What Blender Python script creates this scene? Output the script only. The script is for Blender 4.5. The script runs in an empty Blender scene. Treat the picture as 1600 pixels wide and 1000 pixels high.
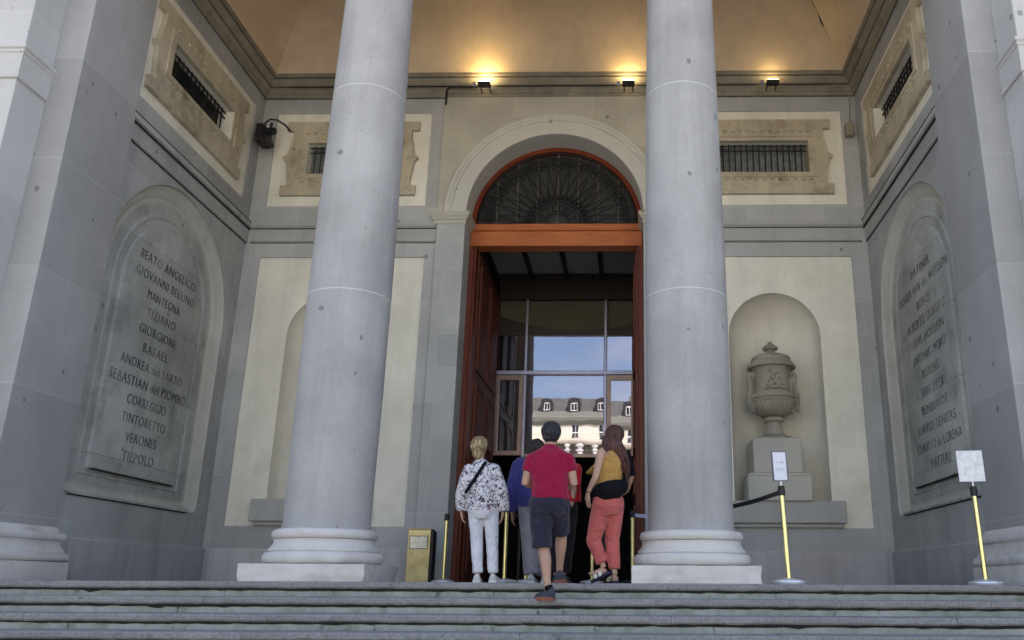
import bpy, bmesh, math, random
from mathutils import Vector, Matrix, noise
from mathutils.geometry import tessellate_polygon
random.seed(7)
S = bpy.context.scene
C = S.collection
PI = math.pi

# ------------------------------------------------------------------ camera
cam_d = bpy.data.cameras.new('camera'); cam = bpy.data.objects.new('camera', cam_d); C.objects.link(cam)
def cam_rot(yaw, pitch, roll):
    cy, sy, cp, sp, cr, sr = math.cos(yaw), math.sin(yaw), math.cos(pitch), math.sin(pitch), math.cos(roll), math.sin(roll)
    Rz = Matrix(((cy, sy, 0), (-sy, cy, 0), (0, 0, 1)))
    B = Matrix(((1, 0, 0), (0, 0, -1), (0, 1, 0)))
    Rx = Matrix(((1, 0, 0), (0, cp, sp), (0, -sp, cp)))
    Rr = Matrix(((cr, -sr, 0), (sr, cr, 0), (0, 0, 1)))
    return Rr @ Rx @ B @ Rz
R = cam_rot(math.radians(1.1834), math.radians(17.264), math.radians(.3056))
M4 = Matrix((R[0], -R[1], -R[2])).transposed().to_4x4()
M4.translation = (0, 0, .035)
cam.matrix_world = M4
cam_d.sensor_width = 36; cam_d.lens = 1336.15/1600*36
cam_d.shift_x = (800-954.78)/1600; cam_d.shift_y = 0
cam_d.clip_start = .1; cam_d.clip_end = 2000
S.camera = cam

# ------------------------------------------------------------------ world, sun, exposure
SUN_EL, SUN_AZ = math.radians(56), math.radians(25)      # the sun stands behind the museum
w = bpy.data.worlds.new('World'); S.world = w; w.use_nodes = True
nt = w.node_tree
sky = nt.nodes.new('ShaderNodeTexSky'); sky.sky_type = 'NISHITA'; sky.sun_disc = False
sky.sun_elevation = SUN_EL; sky.sun_rotation = SUN_AZ
sky.air_density = 1.0; sky.dust_density = 3.0; sky.ozone_density = 1.0
tcw = nt.nodes.new('ShaderNodeTexCoord'); mpw = nt.nodes.new('ShaderNodeMapping'); mpw.inputs['Scale'].default_value = (2.2, 2.2, 6.5)
cn = nt.nodes.new('ShaderNodeTexNoise'); cn.inputs['Scale'].default_value = 1.6; cn.inputs['Detail'].default_value = 7; cn.inputs['Roughness'].default_value = .58
cr_ = nt.nodes.new('ShaderNodeMapRange'); cr_.inputs['From Min'].default_value = .52; cr_.inputs['From Max'].default_value = .74; cr_.inputs['To Max'].default_value = .55
cm = nt.nodes.new('ShaderNodeMix'); cm.data_type = 'RGBA'; cm.inputs[7].default_value = (5.2, 5.0, 4.9, 1)
nt.links.new(tcw.outputs['Generated'], mpw.inputs[0]); nt.links.new(mpw.outputs[0], cn.inputs['Vector']); nt.links.new(cn.outputs[0], cr_.inputs[0])
nt.links.new(cr_.outputs[0], cm.inputs[0]); nt.links.new(sky.outputs[0], cm.inputs[6]); nt.links.new(cm.outputs[2], nt.nodes['Background'].inputs[0])
nt.nodes['Background'].inputs[1].default_value = .15
sd = bpy.data.lights.new('sun', 'SUN'); sun = bpy.data.objects.new('sun', sd); C.objects.link(sun)
sd.energy = 5.0; sd.angle = math.radians(.5); sd.color = (1, .95, .87)
sdir = Vector((math.sin(SUN_AZ)*math.cos(SUN_EL), math.cos(SUN_AZ)*math.cos(SUN_EL), math.sin(SUN_EL)))
sun.rotation_euler = sdir.to_track_quat('Z', 'Y').to_euler()
sun.location = sdir*60
S.view_settings.view_transform = 'Standard'; S.view_settings.look = 'None'
S.view_settings.exposure = 1.45; S.view_settings.gamma = 1
S.view_settings.use_curve_mapping = False

# ------------------------------------------------------------------ object helpers
def link(name, me, mat=None, parent=None):
    o = bpy.data.objects.new(name, me); C.objects.link(o)
    if mat: me.materials.append(mat)
    if parent is not None:
        o.parent = parent
        if parent.get('worldbuilt') and parent.type == 'EMPTY':
            o.location = -parent.location
    return o
def obj(name, bm, mat, parent=None, smooth=None, recalc=True, label=None):
    if recalc: bmesh.ops.recalc_face_normals(bm, faces=bm.faces)
    me = bpy.data.meshes.new(name); bm.to_mesh(me); bm.free()
    if smooth is not None:
        for p in me.polygons: p.use_smooth = True
        me.set_sharp_from_angle(angle=math.radians(smooth))
    o = link(name, me, mat, parent)
    if label: o['label'] = label
    return o
def thing(name, label, cat, loc=(0, 0, 0), group=None, world=True):
    o = bpy.data.objects.new(name, None); C.objects.link(o)
    o.location = loc; o.empty_display_size = .2
    o['label'] = label; o['category'] = cat
    if group: o['group'] = group
    if world: o['worldbuilt'] = 1
    return o
def tag(o, label, cat, group=None):
    o['label'] = label; o['category'] = cat
    if group: o['group'] = group
    return o
def structure(o, kind='structure'):
    o['kind'] = kind; return o
def NB(): return bmesh.new()

def box(bm, x0, x1, y0, y1, z0, z1, bev=0, seg=1):
    r = bmesh.ops.create_cube(bm, size=1)
    vs = r['verts']
    for v in vs:
        v.co = Vector((x0 if v.co.x < 0 else x1, y0 if v.co.y < 0 else y1, z0 if v.co.z < 0 else z1))
    if bev:
        es = list({e for v in vs for e in v.link_edges})
        bmesh.ops.bevel(bm, geom=es, offset=bev, segments=seg, profile=.5, affect='EDGES')
    return vs
def lathe(bm, prof, cx, cy, seg=48, mod=None, caps=True):
    rings = []
    for (r, z) in prof:
        ring = []
        for i in range(seg):
            a = 2*PI*i/seg
            rr = r*(mod(a, z) if mod else 1)
            ring.append(bm.verts.new((cx+rr*math.cos(a), cy+rr*math.sin(a), z)))
        rings.append(ring)
    for a, b in zip(rings, rings[1:]):
        for i in range(seg):
            j = (i+1) % seg
            bm.faces.new((a[i], a[j], b[j], b[i]))
    if caps:
        bm.faces.new(rings[0][::-1]); bm.faces.new(rings[-1])
def frame_axes(d, ref):
    d = d.normalized()
    s = ref - d*ref.dot(d)
    if s.length < 1e-5: s = Vector((0, 1, 0)) - d*d.y
    s.normalize()
    return s, d.cross(s)
def loft(bm, pts, rad, ref=(1, 0, 0), seg=14, caps=True):
    """tube through pts; rad = r or (r along ref, r across)"""
    pts = [Vector(p) for p in pts]; ref = Vector(ref)
    n = len(pts); rings = []
    for i, p in enumerate(pts):
        d = (pts[min(i+1, n-1)]-pts[max(i-1, 0)])
        s, t = frame_axes(d, ref)
        r = rad[i] if not isinstance(rad, (int, float)) else rad
        ra, rb = (r, r) if isinstance(r, (int, float)) else r
        rings.append([bm.verts.new(p+s*ra*math.cos(2*PI*k/seg)+t*rb*math.sin(2*PI*k/seg)) for k in range(seg)])
    for a, b in zip(rings, rings[1:]):
        for k in range(seg):
            j = (k+1) % seg
            bm.faces.new((a[k], a[j], b[j], b[k]))
    if caps:
        bm.faces.new(rings[0][::-1]); bm.faces.new(rings[-1])
def blob(bm, c, r, seg=16, rings=10, rot=None):
    m = Matrix.Translation(Vector(c)) @ (rot.to_4x4() if rot else Matrix.Identity(4)) @ Matrix.Diagonal((r[0], r[1], r[2], 1))
    bmesh.ops.create_uvsphere(bm, u_segments=seg, v_segments=rings, radius=1, matrix=m)
def plate(bm, outer, holes, mp, d0, d1, back=False):
    """flat plate with holes; outline in (u,v), front at depth d0, sides run to d1; mp(u,v,d)->xyz"""
    loops = [outer]+holes
    tri = tessellate_polygon([[Vector((u, v, 0)) for u, v in l] for l in loops])
    flat = [q for l in loops for q in l]
    f = [bm.verts.new(mp(u, v, d0)) for u, v in flat]
    for t in tri:
        try: bm.faces.new([f[i] for i in t])
        except ValueError: pass
    b = [bm.verts.new(mp(u, v, d1)) for u, v in flat]
    k = 0
    for l in loops:
        n = len(l)
        for i in range(n):
            j = (i+1) % n
            bm.faces.new((f[k+i], f[k+j], b[k+j], b[k+i]))
        k += n
    if back:
        for t in tri:
            try: bm.faces.new([b[i] for i in t])
            except ValueError: pass
def rect(u0, u1, v0, v1): return [(u0, v0), (u1, v0), (u1, v1), (u0, v1)]
def arch(cu, hw, v0, vs, n=32, corner=0):
    """outline of an upright round arch, counter-clockwise"""
    o = []
    if corner:
        for i in range(5): a = -PI/2-PI/2*i/4; o.append((cu-hw+corner+corner*math.cos(a), v0+corner+corner*math.sin(a)))
        o = o[::-1]
        for i in range(5): a = -PI/2+PI/2*i/4; o.append((cu+hw-corner+corner*math.cos(a), v0+corner+corner*math.sin(a)))
    else: o = [(cu-hw, v0), (cu+hw, v0)]
    for i in range(n+1):
        a = PI*i/n; o.append((cu+hw*math.cos(a), vs+hw*math.sin(a)))
    return o
def loops_loft(bm, loops, mp, cap=True):
    """loops = [(outline, depth)] with equal counts"""
    prev = None
    for l, d in loops:
        cur = [bm.verts.new(mp(u, v, d)) for u, v in l]
        if prev:
            n = len(cur)
            for i in range(n):
                j = (i+1) % n
                bm.faces.new((prev[i], prev[j], cur[j], cur[i]))
        prev = cur
    if cap:
        l = loops[-1][0]
        for t in tessellate_polygon([[Vector((u, v, 0)) for u, v in l]]): bm.faces.new([prev[i] for i in t])
def sweep(bm, path, prof, closed=False, caps=True):
    """moulding: profile (offset, z) carried along a plan path, offset to the right-hand side"""
    P = [Vector(p) for p in path]; n = len(P); rows = []
    for i, p in enumerate(P):
        ds = []
        if i > 0 or closed: ds.append((P[i]-P[i-1]).normalized())
        if i < n-1 or closed: ds.append((P[(i+1) % n]-P[i]).normalized())
        ns = [Vector((d.y, -d.x)) for d in ds]
        m = ns[0] if len(ns) == 1 else (ns[0]+ns[1])/(1+ns[0].dot(ns[1]))
        rows.append([bm.verts.new((p.x+m.x*o, p.y+m.y*o, z)) for o, z in prof])
    rng = range(n) if closed else range(n-1)
    for i in rng:
        a, b = rows[i], rows[(i+1) % n]
        for k in range(len(prof)-1): bm.faces.new((a[k], b[k], b[k+1], a[k+1]))
    if caps and not closed:
        bm.faces.new(rows[0]); bm.faces.new(rows[-1][::-1])
def jitter(bm, amp, sc=3.0, seed=0):
    for v in bm.verts:
        v.co += noise.noise_vector(v.co*sc+Vector((seed, seed*2.3, 0)))*amp

# ------------------------------------------------------------------ materials
class NT:
    def __init__(s, name):
        s.m = bpy.data.materials.new(name); s.m.use_nodes = True
        s.t = s.m.node_tree; s.b = s.t.nodes['Principled BSDF']; s.out = s.t.nodes['Material Output']
    def n(s, typ, **kw):
        nd = s.t.nodes.new('ShaderNode'+typ)
        for k, v in kw.items():
            if k == 'op': nd.operation = v
            elif k == 'blend': nd.data_type = 'RGBA'; nd.blend_type = v
            elif hasattr(nd, k): setattr(nd, k, v)
            else: nd.inputs[k.replace('_', ' ')].default_value = v
        return nd
    def l(s, a, b): s.t.links.new(a, b)
    def val(s, x, sock):
        if hasattr(x, 'is_output'): s.l(x, sock)
        else: sock.default_value = x
    def math(s, op, a, b=0, c=0):
        nd = s.t.nodes.new('ShaderNodeMath'); nd.operation = op
        s.val(a, nd.inputs[0]); s.val(b, nd.inputs[1]); s.val(c, nd.inputs[2])
        return nd.outputs[0]
    def mix(s, f, a, b, blend='MIX'):
        nd = s.t.nodes.new('ShaderNodeMix'); nd.data_type = 'RGBA'; nd.blend_type = blend
        s.val(f, nd.inputs[0])
        for x, i in ((a, 6), (b, 7)):
            if hasattr(x, 'is_output'): s.l(x, nd.inputs[i])
            else: nd.inputs[i].default_value = (*x, 1) if len(x) == 3 else x
        return nd.outputs[2]
    def noise(s, vec, scale, detail=4, rough=.55, dist=0):
        nd = s.n('TexNoise'); nd.inputs['Scale'].default_value = scale; nd.inputs['Detail'].default_value = detail
        nd.inputs['Roughness'].default_value = rough; nd.inputs['Distortion'].default_value = dist
        s.l(vec, nd.inputs['Vector']); return nd.outputs['Fac']
    def ramp(s, f, lo, hi, a=0, b=1):
        nd = s.n('MapRange'); nd.inputs['From Min'].default_value = lo; nd.inputs['From Max'].default_value = hi
        nd.inputs['To Min'].default_value = a; nd.inputs['To Max'].default_value = b
        s.l(f, nd.inputs['Value']); return nd.outputs[0]
    def coords(s): return s.n('TexCoord').outputs['Object']
    def scaled(s, vec, sc, loc=(0, 0, 0)):
        nd = s.n('Mapping'); nd.inputs['Scale'].default_value = sc; nd.inputs['Location'].default_value = loc
        s.l(vec, nd.inputs['Vector']); return nd.outputs[0]
    def bump(s, h, strength=.2, dist=.01, prev=None):
        nd = s.n('Bump'); nd.inputs['Strength'].default_value = strength; nd.inputs['Distance'].default_value = dist
        s.l(h, nd.inputs['Height'])
        if prev: s.l(prev, nd.inputs['Normal'])
        return nd.outputs[0]
    def fin(s, col, rough=.8, normal=None, metal=0, spec=.3):
        s.val(col if hasattr(col, 'is_output') else (*col, 1), s.b.inputs['Base Color'])
        s.val(rough, s.b.inputs['Roughness']); s.b.inputs['Metallic'].default_value = metal
        s.b.inputs['Specular IOR Level'].default_value = spec
        if normal: s.l(normal, s.b.inputs['Normal'])
        return s.m

def mul(c, k): return tuple(x*k for x in c)
def stone(name, col, speck=.10, blotch=.10, plugs=True, joints=None, tones=.04, jcol=1.35, jsize=.004, plane='x', streak=.08, rough=.85, bumps=.25, stain=None, stain_amt=0, plugd=.3):
    """granite / limestone: grain, clouding, vertical weather streaks, plugged dowel holes, mortar joints"""
    m = NT(name); co = m.coords()
    c = m.mix(m.ramp(m.noise(co, 1.1, 5, .6), .3, .7), mul(col, 1-blotch), mul(col, 1+blotch))
    c = m.mix(m.ramp(m.noise(co, 90, 3, .7), .3, .7, 0, 1), m.mix(1, c, mul((1, 1, 1), 1-speck), 'MULTIPLY'), m.mix(1, c, mul((1, 1, 1), 1+speck), 'MULTIPLY'))
    st = m.noise(m.scaled(co, (2.6, 2.6, .22)), 1.6, 5, .65)
    c = m.mix(m.ramp(st, .45, .8, 0, streak*4), c, mul(col, .55))
    h = m.noise(co, 130, 3, .7)
    if plugs:
        vo = m.n('TexVoronoi'); vo.voronoi_dimensions = '2D'; vo.inputs['Scale'].default_value = 1.9; s3 = m.n('SeparateXYZ'); m.l(co, s3.inputs[0]); c3 = m.n('CombineXYZ'); m.l(m.math('ADD', s3.outputs[0], s3.outputs[1]), c3.inputs[0]); m.l(m.math('MULTIPLY', s3.outputs[2], .8), c3.inputs[1]); m.l(c3.outputs[0], vo.inputs['Vector'])
        sep = m.n('SeparateColor'); m.l(vo.outputs['Color'], sep.inputs[0])
        rad = m.math('MULTIPLY', m.math('SUBTRACT', sep.outputs[0], .52), .15)
        f = m.ramp(m.math('SUBTRACT', rad, vo.outputs['Distance']), 0, .012)
        c = m.mix(m.math('MULTIPLY', f, .65), c, mul(col, plugd))
    if stain:
        sn = m.ramp(m.noise(co, 1.7, 6, .7), .5, .72)
        c = m.mix(m.math('MULTIPLY', sn, stain_amt), c, stain)
    # small pits
    pv = m.noise(co, 26, 2, .5)
    c = m.mix(m.ramp(pv, .71, .77, 0, .6), c, mul(col, .35))
    lv = m.noise(m.scaled(co, (3, 3, 9)), 3, 3, .6)
    c = m.mix(m.ramp(lv, .74, .78, 0, .5), c, mul(col, 1.35))
    nrm = m.bump(h, bumps, .004)
    if joints:
        bw, rh, off = joints
        sp = m.n('SeparateXYZ'); m.l(co, sp.inputs[0])
        cb = m.n('CombineXYZ'); m.l(sp.outputs[0 if plane == 'x' else 1], cb.inputs[0]); m.l(m.math('ADD', sp.outputs[2], off), cb.inputs[1])
        wob = m.n('VectorMath'); wob.operation = 'ADD'; m.l(cb.outputs[0], wob.inputs[0])
        br = m.n('TexBrick'); br.inputs['Scale'].default_value = 1; br.inputs['Mortar Size'].default_value = jsize
        br.inputs['Mortar Smooth'].default_value = .3; br.inputs['Brick Width'].default_value = bw; br.inputs['Row Height'].default_value = rh
        br.offset = .42; br.squash = 1
        br.inputs['Color1'].default_value = (.5-tones,)*3+(1,); br.inputs['Color2'].default_value = (.5+tones,)*3+(1,); br.inputs['Bias'].default_value = 0; br.inputs['Mortar'].default_value = (.5, .5, .5, 1)
        m.l(wob.outputs[0], br.inputs['Vector'])
        tone = m.mix(1, c, br.outputs['Color'], 'MULTIPLY'); tone = m.mix(1, tone, (2, 2, 2), 'MULTIPLY')
        brk = m.ramp(m.noise(co, 3.1, 3), .35, .5)
        c = m.mix(m.math('MULTIPLY', m.math('MULTIPLY', br.outputs['Fac'], brk), .75), tone, mul(col, jcol))
    return m.fin(c, rough, nrm)
def plain(name, col, rough=.6, metal=0, var=.12, sc=6, spec=.4, bump=0, bsc=60):
    m = NT(name); co = m.coords()
    c = m.mix(m.ramp(m.noise(co, sc, 4), .3, .7), mul(col, 1-var), mul(col, 1+var))
    return m.fin(c, rough, m.bump(m.noise(co, bsc, 3), bump, .005) if bump else None, metal, spec)
def wood(name, col, dark, axis='z', rough=.45, knots=0):
    m = NT(name); co = m.coords()
    s = {'z': (9, 9, .7), 'x': (.7, 9, 9)}[axis]
    g = m.noise(m.scaled(co, s), 2.2, 6, .65, .6)
    c = m.mix(m.ramp(g, .3, .7), dark, col)
    c = m.mix(m.ramp(m.noise(co, 2, 3), .35, .7, 0, .45), c, dark)
    if knots:
        vo = m.n('TexVoronoi'); vo.inputs['Scale'].default_value = 2.1; m.l(m.scaled(co, (.8, 1, 1.6)), vo.inputs['Vector'])
        c = m.mix(m.ramp(vo.outputs['Distance'], .03, .06, .9, 0), c, mul(dark, .3))
    return m.fin(c, rough, m.bump(g, .15, .004), 0, .4)

GR = (.43, .43, .435)
M = {}
M['column'] = stone('column_granite', (.375, .365, .355), .14, .15, True, None, streak=.12)
M['pier'] = stone('pier_granite', (.355, .35, .342), .12, .09, True, (9.0, 1.38, .62), plane='y', jcol=1.35, jsize=.005, streak=.05)
M['pilaster'] = stone('pilaster_granite', (.47, .46, .445), .10, .06, True, (9.0, 1.15, .3), plane='x', jcol=1.2, streak=.03)
M['side'] = stone('side_wall_stone', (.385, .388, .38), .10, .14, True, (1.45, .62, .02), plane='y', jcol=1.5, jsize=.004, streak=.10)
M['back'] = stone('back_wall_stone', (.43, .43, .415), .10, .12, True, (1.35, .60, .05), plane='x', jcol=1.35, jsize=.004, streak=.06)
M['surround'] = stone('door_surround_stone', (.48, .455, .375), .09, .11, True, (1.5, .60, .05), plane='x', jcol=1.15, jsize=.003, streak=.05)
M['archst'] = stone('archivolt_stone', (.56, .54, .48), .08, .08, True, None, streak=.05)
M['trim'] = stone('trim_stone', (.42, .415, .39), .08, .08, False, None, streak=.10)
M['dirty'] = stone('weathered_trim_stone', (.30, .265, .20), .10, .16, False, None, streak=.18, stain=(.10, .075, .045), stain_amt=.5)
M['frame'] = stone('carved_frame_stone', (.52, .455, .335), .12, .2, True, None, streak=.14, stain=(.14, .10, .06), stain_amt=.7)
M['softgrimeshade'] = plain('grey_grime_and_shade', (.10, .098, .088), .95, 0, .4, 6)  # this and the black one below: grimy tone with shade painted in
M['grimeshade'] = plain('black_grime_and_shade', (.035, .034, .030), .95, 0, .4, 12)
M['cream'] = stone('cream_render', (.80, .765, .655), .04, .10, False, (2.6, .86, .1), jcol=.93, tones=.008, streak=.07, stain=(.56, .52, .42), stain_amt=.35, bumps=.12)
M['niche'] = stone('niche_render', (.72, .68, .58), .04, .10, False, None, streak=.08, bumps=.12)
M['tablet'] = stone('tablet_limestone', (.43, .435, .41), .09, .22, True, (9.0, 1.03, .42), plane='y', jcol=.4, jsize=.006, streak=.10, stain=(.13, .14, .12), stain_amt=.6, plugd=.35)
M['ring'] = stone('tablet_rim_stone', (.50, .495, .44), .06, .10, False, None, streak=.08, stain=(.2, .2, .17), stain_amt=.3)
M['white'] = stone('white_base_stone', (.60, .57, .54), .06, .08, False, None, streak=.04, bumps=.35, stain=(.33, .315, .295), stain_amt=.6)
M['plinthgrey'] = stone('plinth_stone', (.52, .495, .49), .06, .10, False, (1.5, 2.0, .9), plane='x', jcol=.6, streak=.16)
M['plinthside'] = stone('plinth_side_stone', (.41, .40, .40), .06, .10, False, (1.9, 2.0, .9), plane='y', jcol=.6, streak=.14)
M['ceiling'] = stone('ceiling_plaster', (.70, .545, .36), .03, .12, False, None, streak=.0, stain=(.48, .36, .23), stain_amt=.4, bumps=.06)
M['urn'] = stone('urn_stone', (.33, .30, .24), .12, .22, False, None, streak=.10, stain=(.16, .14, .11), stain_amt=.5)
M['pedestal'] = stone('pedestal_stone', (.50, .49, .43), .05, .08, False, None, streak=.08)
M['facade'] = stone('facade_stone', (.5, .49, .47), .06, .06, False, (1.8, .7, 0), plane='x', jcol=.8)
M['orange'] = wood('orange_varnished_wood', (.60, .18, .042), (.34, .085, .024), 'x', .45, 1)
M['redwood'] = wood('red_brown_wood', (.19, .044, .021), (.075, .017, .010), 'z', .6)
M['darkwood'] = wood('dark_brown_wood', (.035, .012, .007), (.015, .006, .004), 'z', .45)
M['iron'] = plain('black_iron', (.012, .012, .014), .5, .3)
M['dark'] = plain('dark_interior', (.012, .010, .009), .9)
M['black'] = plain('black_plastic', (.014, .013, .016), .5)
M['blackcloth'] = plain('black_cloth', (.008, .008, .011), .9, spec=.1)
M['brass'] = plain('polished_brass', (.70, .62, .30), .22, 1, .08)
M['brassdull'] = plain('dull_brass', (.40, .34, .19), .42, 1, .28, 4)
M['steel'] = plain('brushed_steel', (.82, .82, .84), .42, .8, .05)
M['grey'] = plain('grey_enamel', (.30, .30, .31), .5)
M['beltgrey'] = plain('lilac_grey_belt', (.42, .41, .52), .7)
M['paper'] = plain('white_paper', (.72, .72, .77), .6, 0, .02)
M['ink'] = plain('grey_ink', (.40, .42, .46), .8)
M['alu'] = plain('bluish_aluminium', (.30, .29, .38), .35, .8, .08)
M['bronze'] = plain('pinkish_bronze_frame', (.27, .19, .16), .35, .5, .12)
def mirror_glass():
    m = NT('dark_reflecting_glass'); co = m.coords()
    g = m.n('BsdfGlossy'); g.inputs['Roughness'].default_value = .0; g.inputs['Color'].default_value = (.95, .88, .97, 1)
    t = m.n('BsdfTransparent'); t.inputs['Color'].default_value = (.5, .52, .55, 1)
    fr = m.n('Fresnel'); fr.inputs['IOR'].default_value = 1.5
    mx = m.n('MixShader'); m.l(m.math('ADD', fr.outputs[0], .29), mx.inputs[0])
    m.l(t.outputs[0], mx.inputs[1]); m.l(g.outputs[0], mx.inputs[2])
    m.l(m.bump(m.noise(co, 1.3, 2, .5), .035, .02), g.inputs['Normal'])
    m.l(mx.outputs[0], m.out.inputs[0]); return m.m
M['glass'] = mirror_glass()
M['fanglass'] = plain('dusty_dark_glass', (.030, .030, .028), .5, 0, .35, 3)
M['olive'] = plain('dull_olive', (.085, .085, .05), .8, 0, .08, 2)
def emis(name, col, st):
    m = NT(name); m.b.inputs['Base Color'].default_value = (*col, 1)
    m.b.inputs['Emission Color'].default_value = (*col, 1); m.b.inputs['Emission Strength'].default_value = st
    return m.m

# ------------------------------------------------------------------ measures (metres; landing at z = F)
F = .06
CX = -1.315
XL, XR = -6.85, 4.225                # side walls
YB = 14.1                            # back wall
YP0, YP1 = 9.07, 10.28               # piers
def mir(x): return 2*CX-x
def mB(u, v, d): return (u, YB+d, v)
def mLw(u, v, d): return (XL-d, u, v)
def mRw(u, v, d): return (XR+d, u, v)

# ------------------------------------------------------------------ ground, steps, landing
RISE, TREAD, NST = .145, .33, 12
def ground_mat():
    m = NT('plaza_paving'); co = m.coords()
    br = m.n('TexBrick'); br.inputs['Scale'].default_value = 1; br.inputs['Brick Width'].default_value = 1.2; br.inputs['Row Height'].default_value = .6
    br.inputs['Mortar Size'].default_value = .008; m.l(co, br.inputs['Vector'])
    br.inputs['Color1'].default_value = (.42, .40, .36, 1); br.inputs['Color2'].default_value = (.48, .455, .41, 1); br.inputs['Mortar'].default_value = (.15, .14, .13, 1)
    c = m.mix(m.ramp(m.noise(co, .3, 5), .3, .7, 0, .4), br.outputs[0], (.36, .34, .31))
    return m.fin(c, .85)
bm = NB()
gz = F-RISE*NST
vs = [bm.verts.new(p) for p in ((-700, -700, gz), (700, -700, gz), (700, 900, gz), (-700, 900, gz))]; bm.faces.new(vs)
structure(obj('ground', bm, ground_mat()))

def step_mat(riser=False):
    m = NT('riser_stone' if riser else 'tread_stone'); co = m.coords()
    if riser:
        c = m.mix(m.ramp(m.noise(co, 1.3, 5), .35, .7), (.30, .312, .285), (.40, .395, .37))
        gsn = m.noise(m.scaled(co, (1, 1, .5)), 5, 6, .7)
        c = m.mix(m.ramp(gsn, .44, .66, 0, .75), c, (.18, .215, .14))
        c = m.mix(m.ramp(m.noise(m.scaled(co, (1, 1, .35)), 7, 6, .75), .58, .68, 0, .9), c, (.035, .04, .03))
    else:
        c = m.mix(m.ramp(m.noise(co, 1.1, 5), .35, .7), (.235, .225, .22), (.31, .298, .29))
        c = m.mix(m.ramp(m.noise(co, 45, 5, .75), .40, .58, .55, 0), c, (.11, .106, .103))
        c = m.mix(m.ramp(m.noise(co, 9, 6, .8), .58, .70, 0, .7), c, (.09, .088, .08))
        c = m.mix(m.ramp(m.noise(m.scaled(co, (.5, 1, 1)), 2, 5, .7), .67, .71, 0, .95), c, (.015, .015, .018))
    return m.fin(c, .9, m.bump(m.noise(co, 60, 4, .7), .5, .006))
MT, MR = step_mat(), step_mat(True)
X0, X1 = -16., 13.5
def slab(bm, x0, x1, y0, y1, z1, th, seed):
    """one stone slab with a worn rounded nose"""
    n = max(2, int((x1-x0)/.06)); prev = None
    r = th*.5
    for i in range(n+1):
        x = x0+(x1-x0)*i/n
        e = min(x-x0, x1-x)
        k = noise.noise(Vector((x*1.7, seed*3.1, 0)))*.006+noise.noise(Vector((x*7, seed, 3)))*.006
        low = noise.noise(Vector((x*5.1, seed*1.3, 6)))*.007+noise.noise(Vector((x*14, seed, 1)))*.004
        chip = max(0, noise.noise(Vector((x*3.3, seed*1.7, 9)))-.42)*.10
        if e < .02: chip += .012
        prof = [(y1, z1)]
        for j in range(6):
            a = PI/2*j/5
            prof.append((y0+.022-math.sin(a)*.022+k+chip*(1-j/8), z1-.022+math.cos(a)*.022-chip*.3*(1-j/5)))
        prof += [(y0+k, z1-th+.016+low), (y0+.014+k, z1-th+low), (y1, z1-th+low)]
        row = [bm.verts.new((x, y, z+noise.noise(Vector((x*.8, seed, 5)))*.004)) for y, z in prof]
        if prev:
            for q in range(len(row)-1): bm.faces.new((prev[q], row[q], row[q+1], prev[q+1]))
        else: bm.faces.new(row)
        prev = row
    bm.faces.new(prev[::-1])
def riser_slabs(bm, y, z, k):
    """riser with a worn, uneven top edge; a deep gap stays open under the nosing"""
    n = 190; prev = None
    for i in range(n+1):
        x = X0+(X1-X0)*i/n
        zt = z-.082+noise.noise(Vector((x*2.1, k*5.3, 2)))*.008+noise.noise(Vector((x*8, k*3.3, 7)))*.006
        yf = y+.004+noise.noise(Vector((x*1.3, k*2.3, 4)))*.004
        row = [bm.verts.new(p) for p in ((x, yf, z-RISE-.02), (x, yf, zt-.006), (x, yf+.008, zt), (x, y+.12, zt), (x, y+.12, z-.06))]
        if prev:
            for q in range(4): bm.faces.new((prev[q], row[q], row[q+1], prev[q+1]))
        prev = row
bm = NB(); bm2 = NB()
for k in range(NST):
    y = 9.0-TREAD*k; z = F-RISE*k
    x = X0; rs = random.Random(40+k)
    while x < X1-.2:
        L = rs.uniform(1.7, 3.1); xe = min(X1, x+L)
        slab(bm, x+.002, xe-.002, y-.022, y+(.40 if k else 1.2), z+rs.uniform(-.003, .003), .068, k*7.3+x)
        x = xe
    riser_slabs(bm2, y, z, k)
bmg = NB()
for k in range(NST):
    y = 9.0-TREAD*k; z = F-RISE*k; n = 420; prev = None
    for i in range(n+1):
        x = X0+(X1-X0)*i/n
        q = noise.noise(Vector((x*.9, k*3.7, 2)))*.5+.5; q2 = noise.noise(Vector((x*6.5, k*1.9, 5))); q3 = noise.noise(Vector((x*17, k, 8)))
        dn = .017+.012*q+.010*q2+.006*q3+max(0, noise.noise(Vector((x*2.3, k*9.1, 3)))-.38)*.16
        row = [bmg.verts.new(p) for p in ((x, y+.05, z-.060), (x, y-.004, z-.064), (x, y-.005, z-.068-max(.002, dn)), (x, y+.03, z-.070-max(.002, dn)))]
        if prev:
            for q_ in range(3): bmg.faces.new((prev[q_], row[q_], row[q_+1], prev[q_+1]))
        prev = row
steps = structure(obj('steps', bm, MT, smooth=40))
obj('moss_shade_line', bmg, plain('black_moss_and_shade', (.014, .015, .012), .95, 0, .4, 30), steps)  # black strip: moss, with the shade under the nosings painted in
rz = obj('riser', bm2, MR, steps)
def floor_mat():
    m = NT('landing_flagstones'); co = m.coords()
    c = m.mix(m.ramp(m.noise(co, 1.2, 5), .35, .7), (.26, .255, .26), (.34, .33, .33))
    c = m.mix(m.ramp(m.noise(co, 5, 5, .7), .6, .72, 0, .6), c, (.1, .1, .1))
    return m.fin(c, .8)
bm = NB(); box(bm, X0, X1, 10.15, 30, -1.0, F-.004); structure(obj('landing', bm, floor_mat()))

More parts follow.
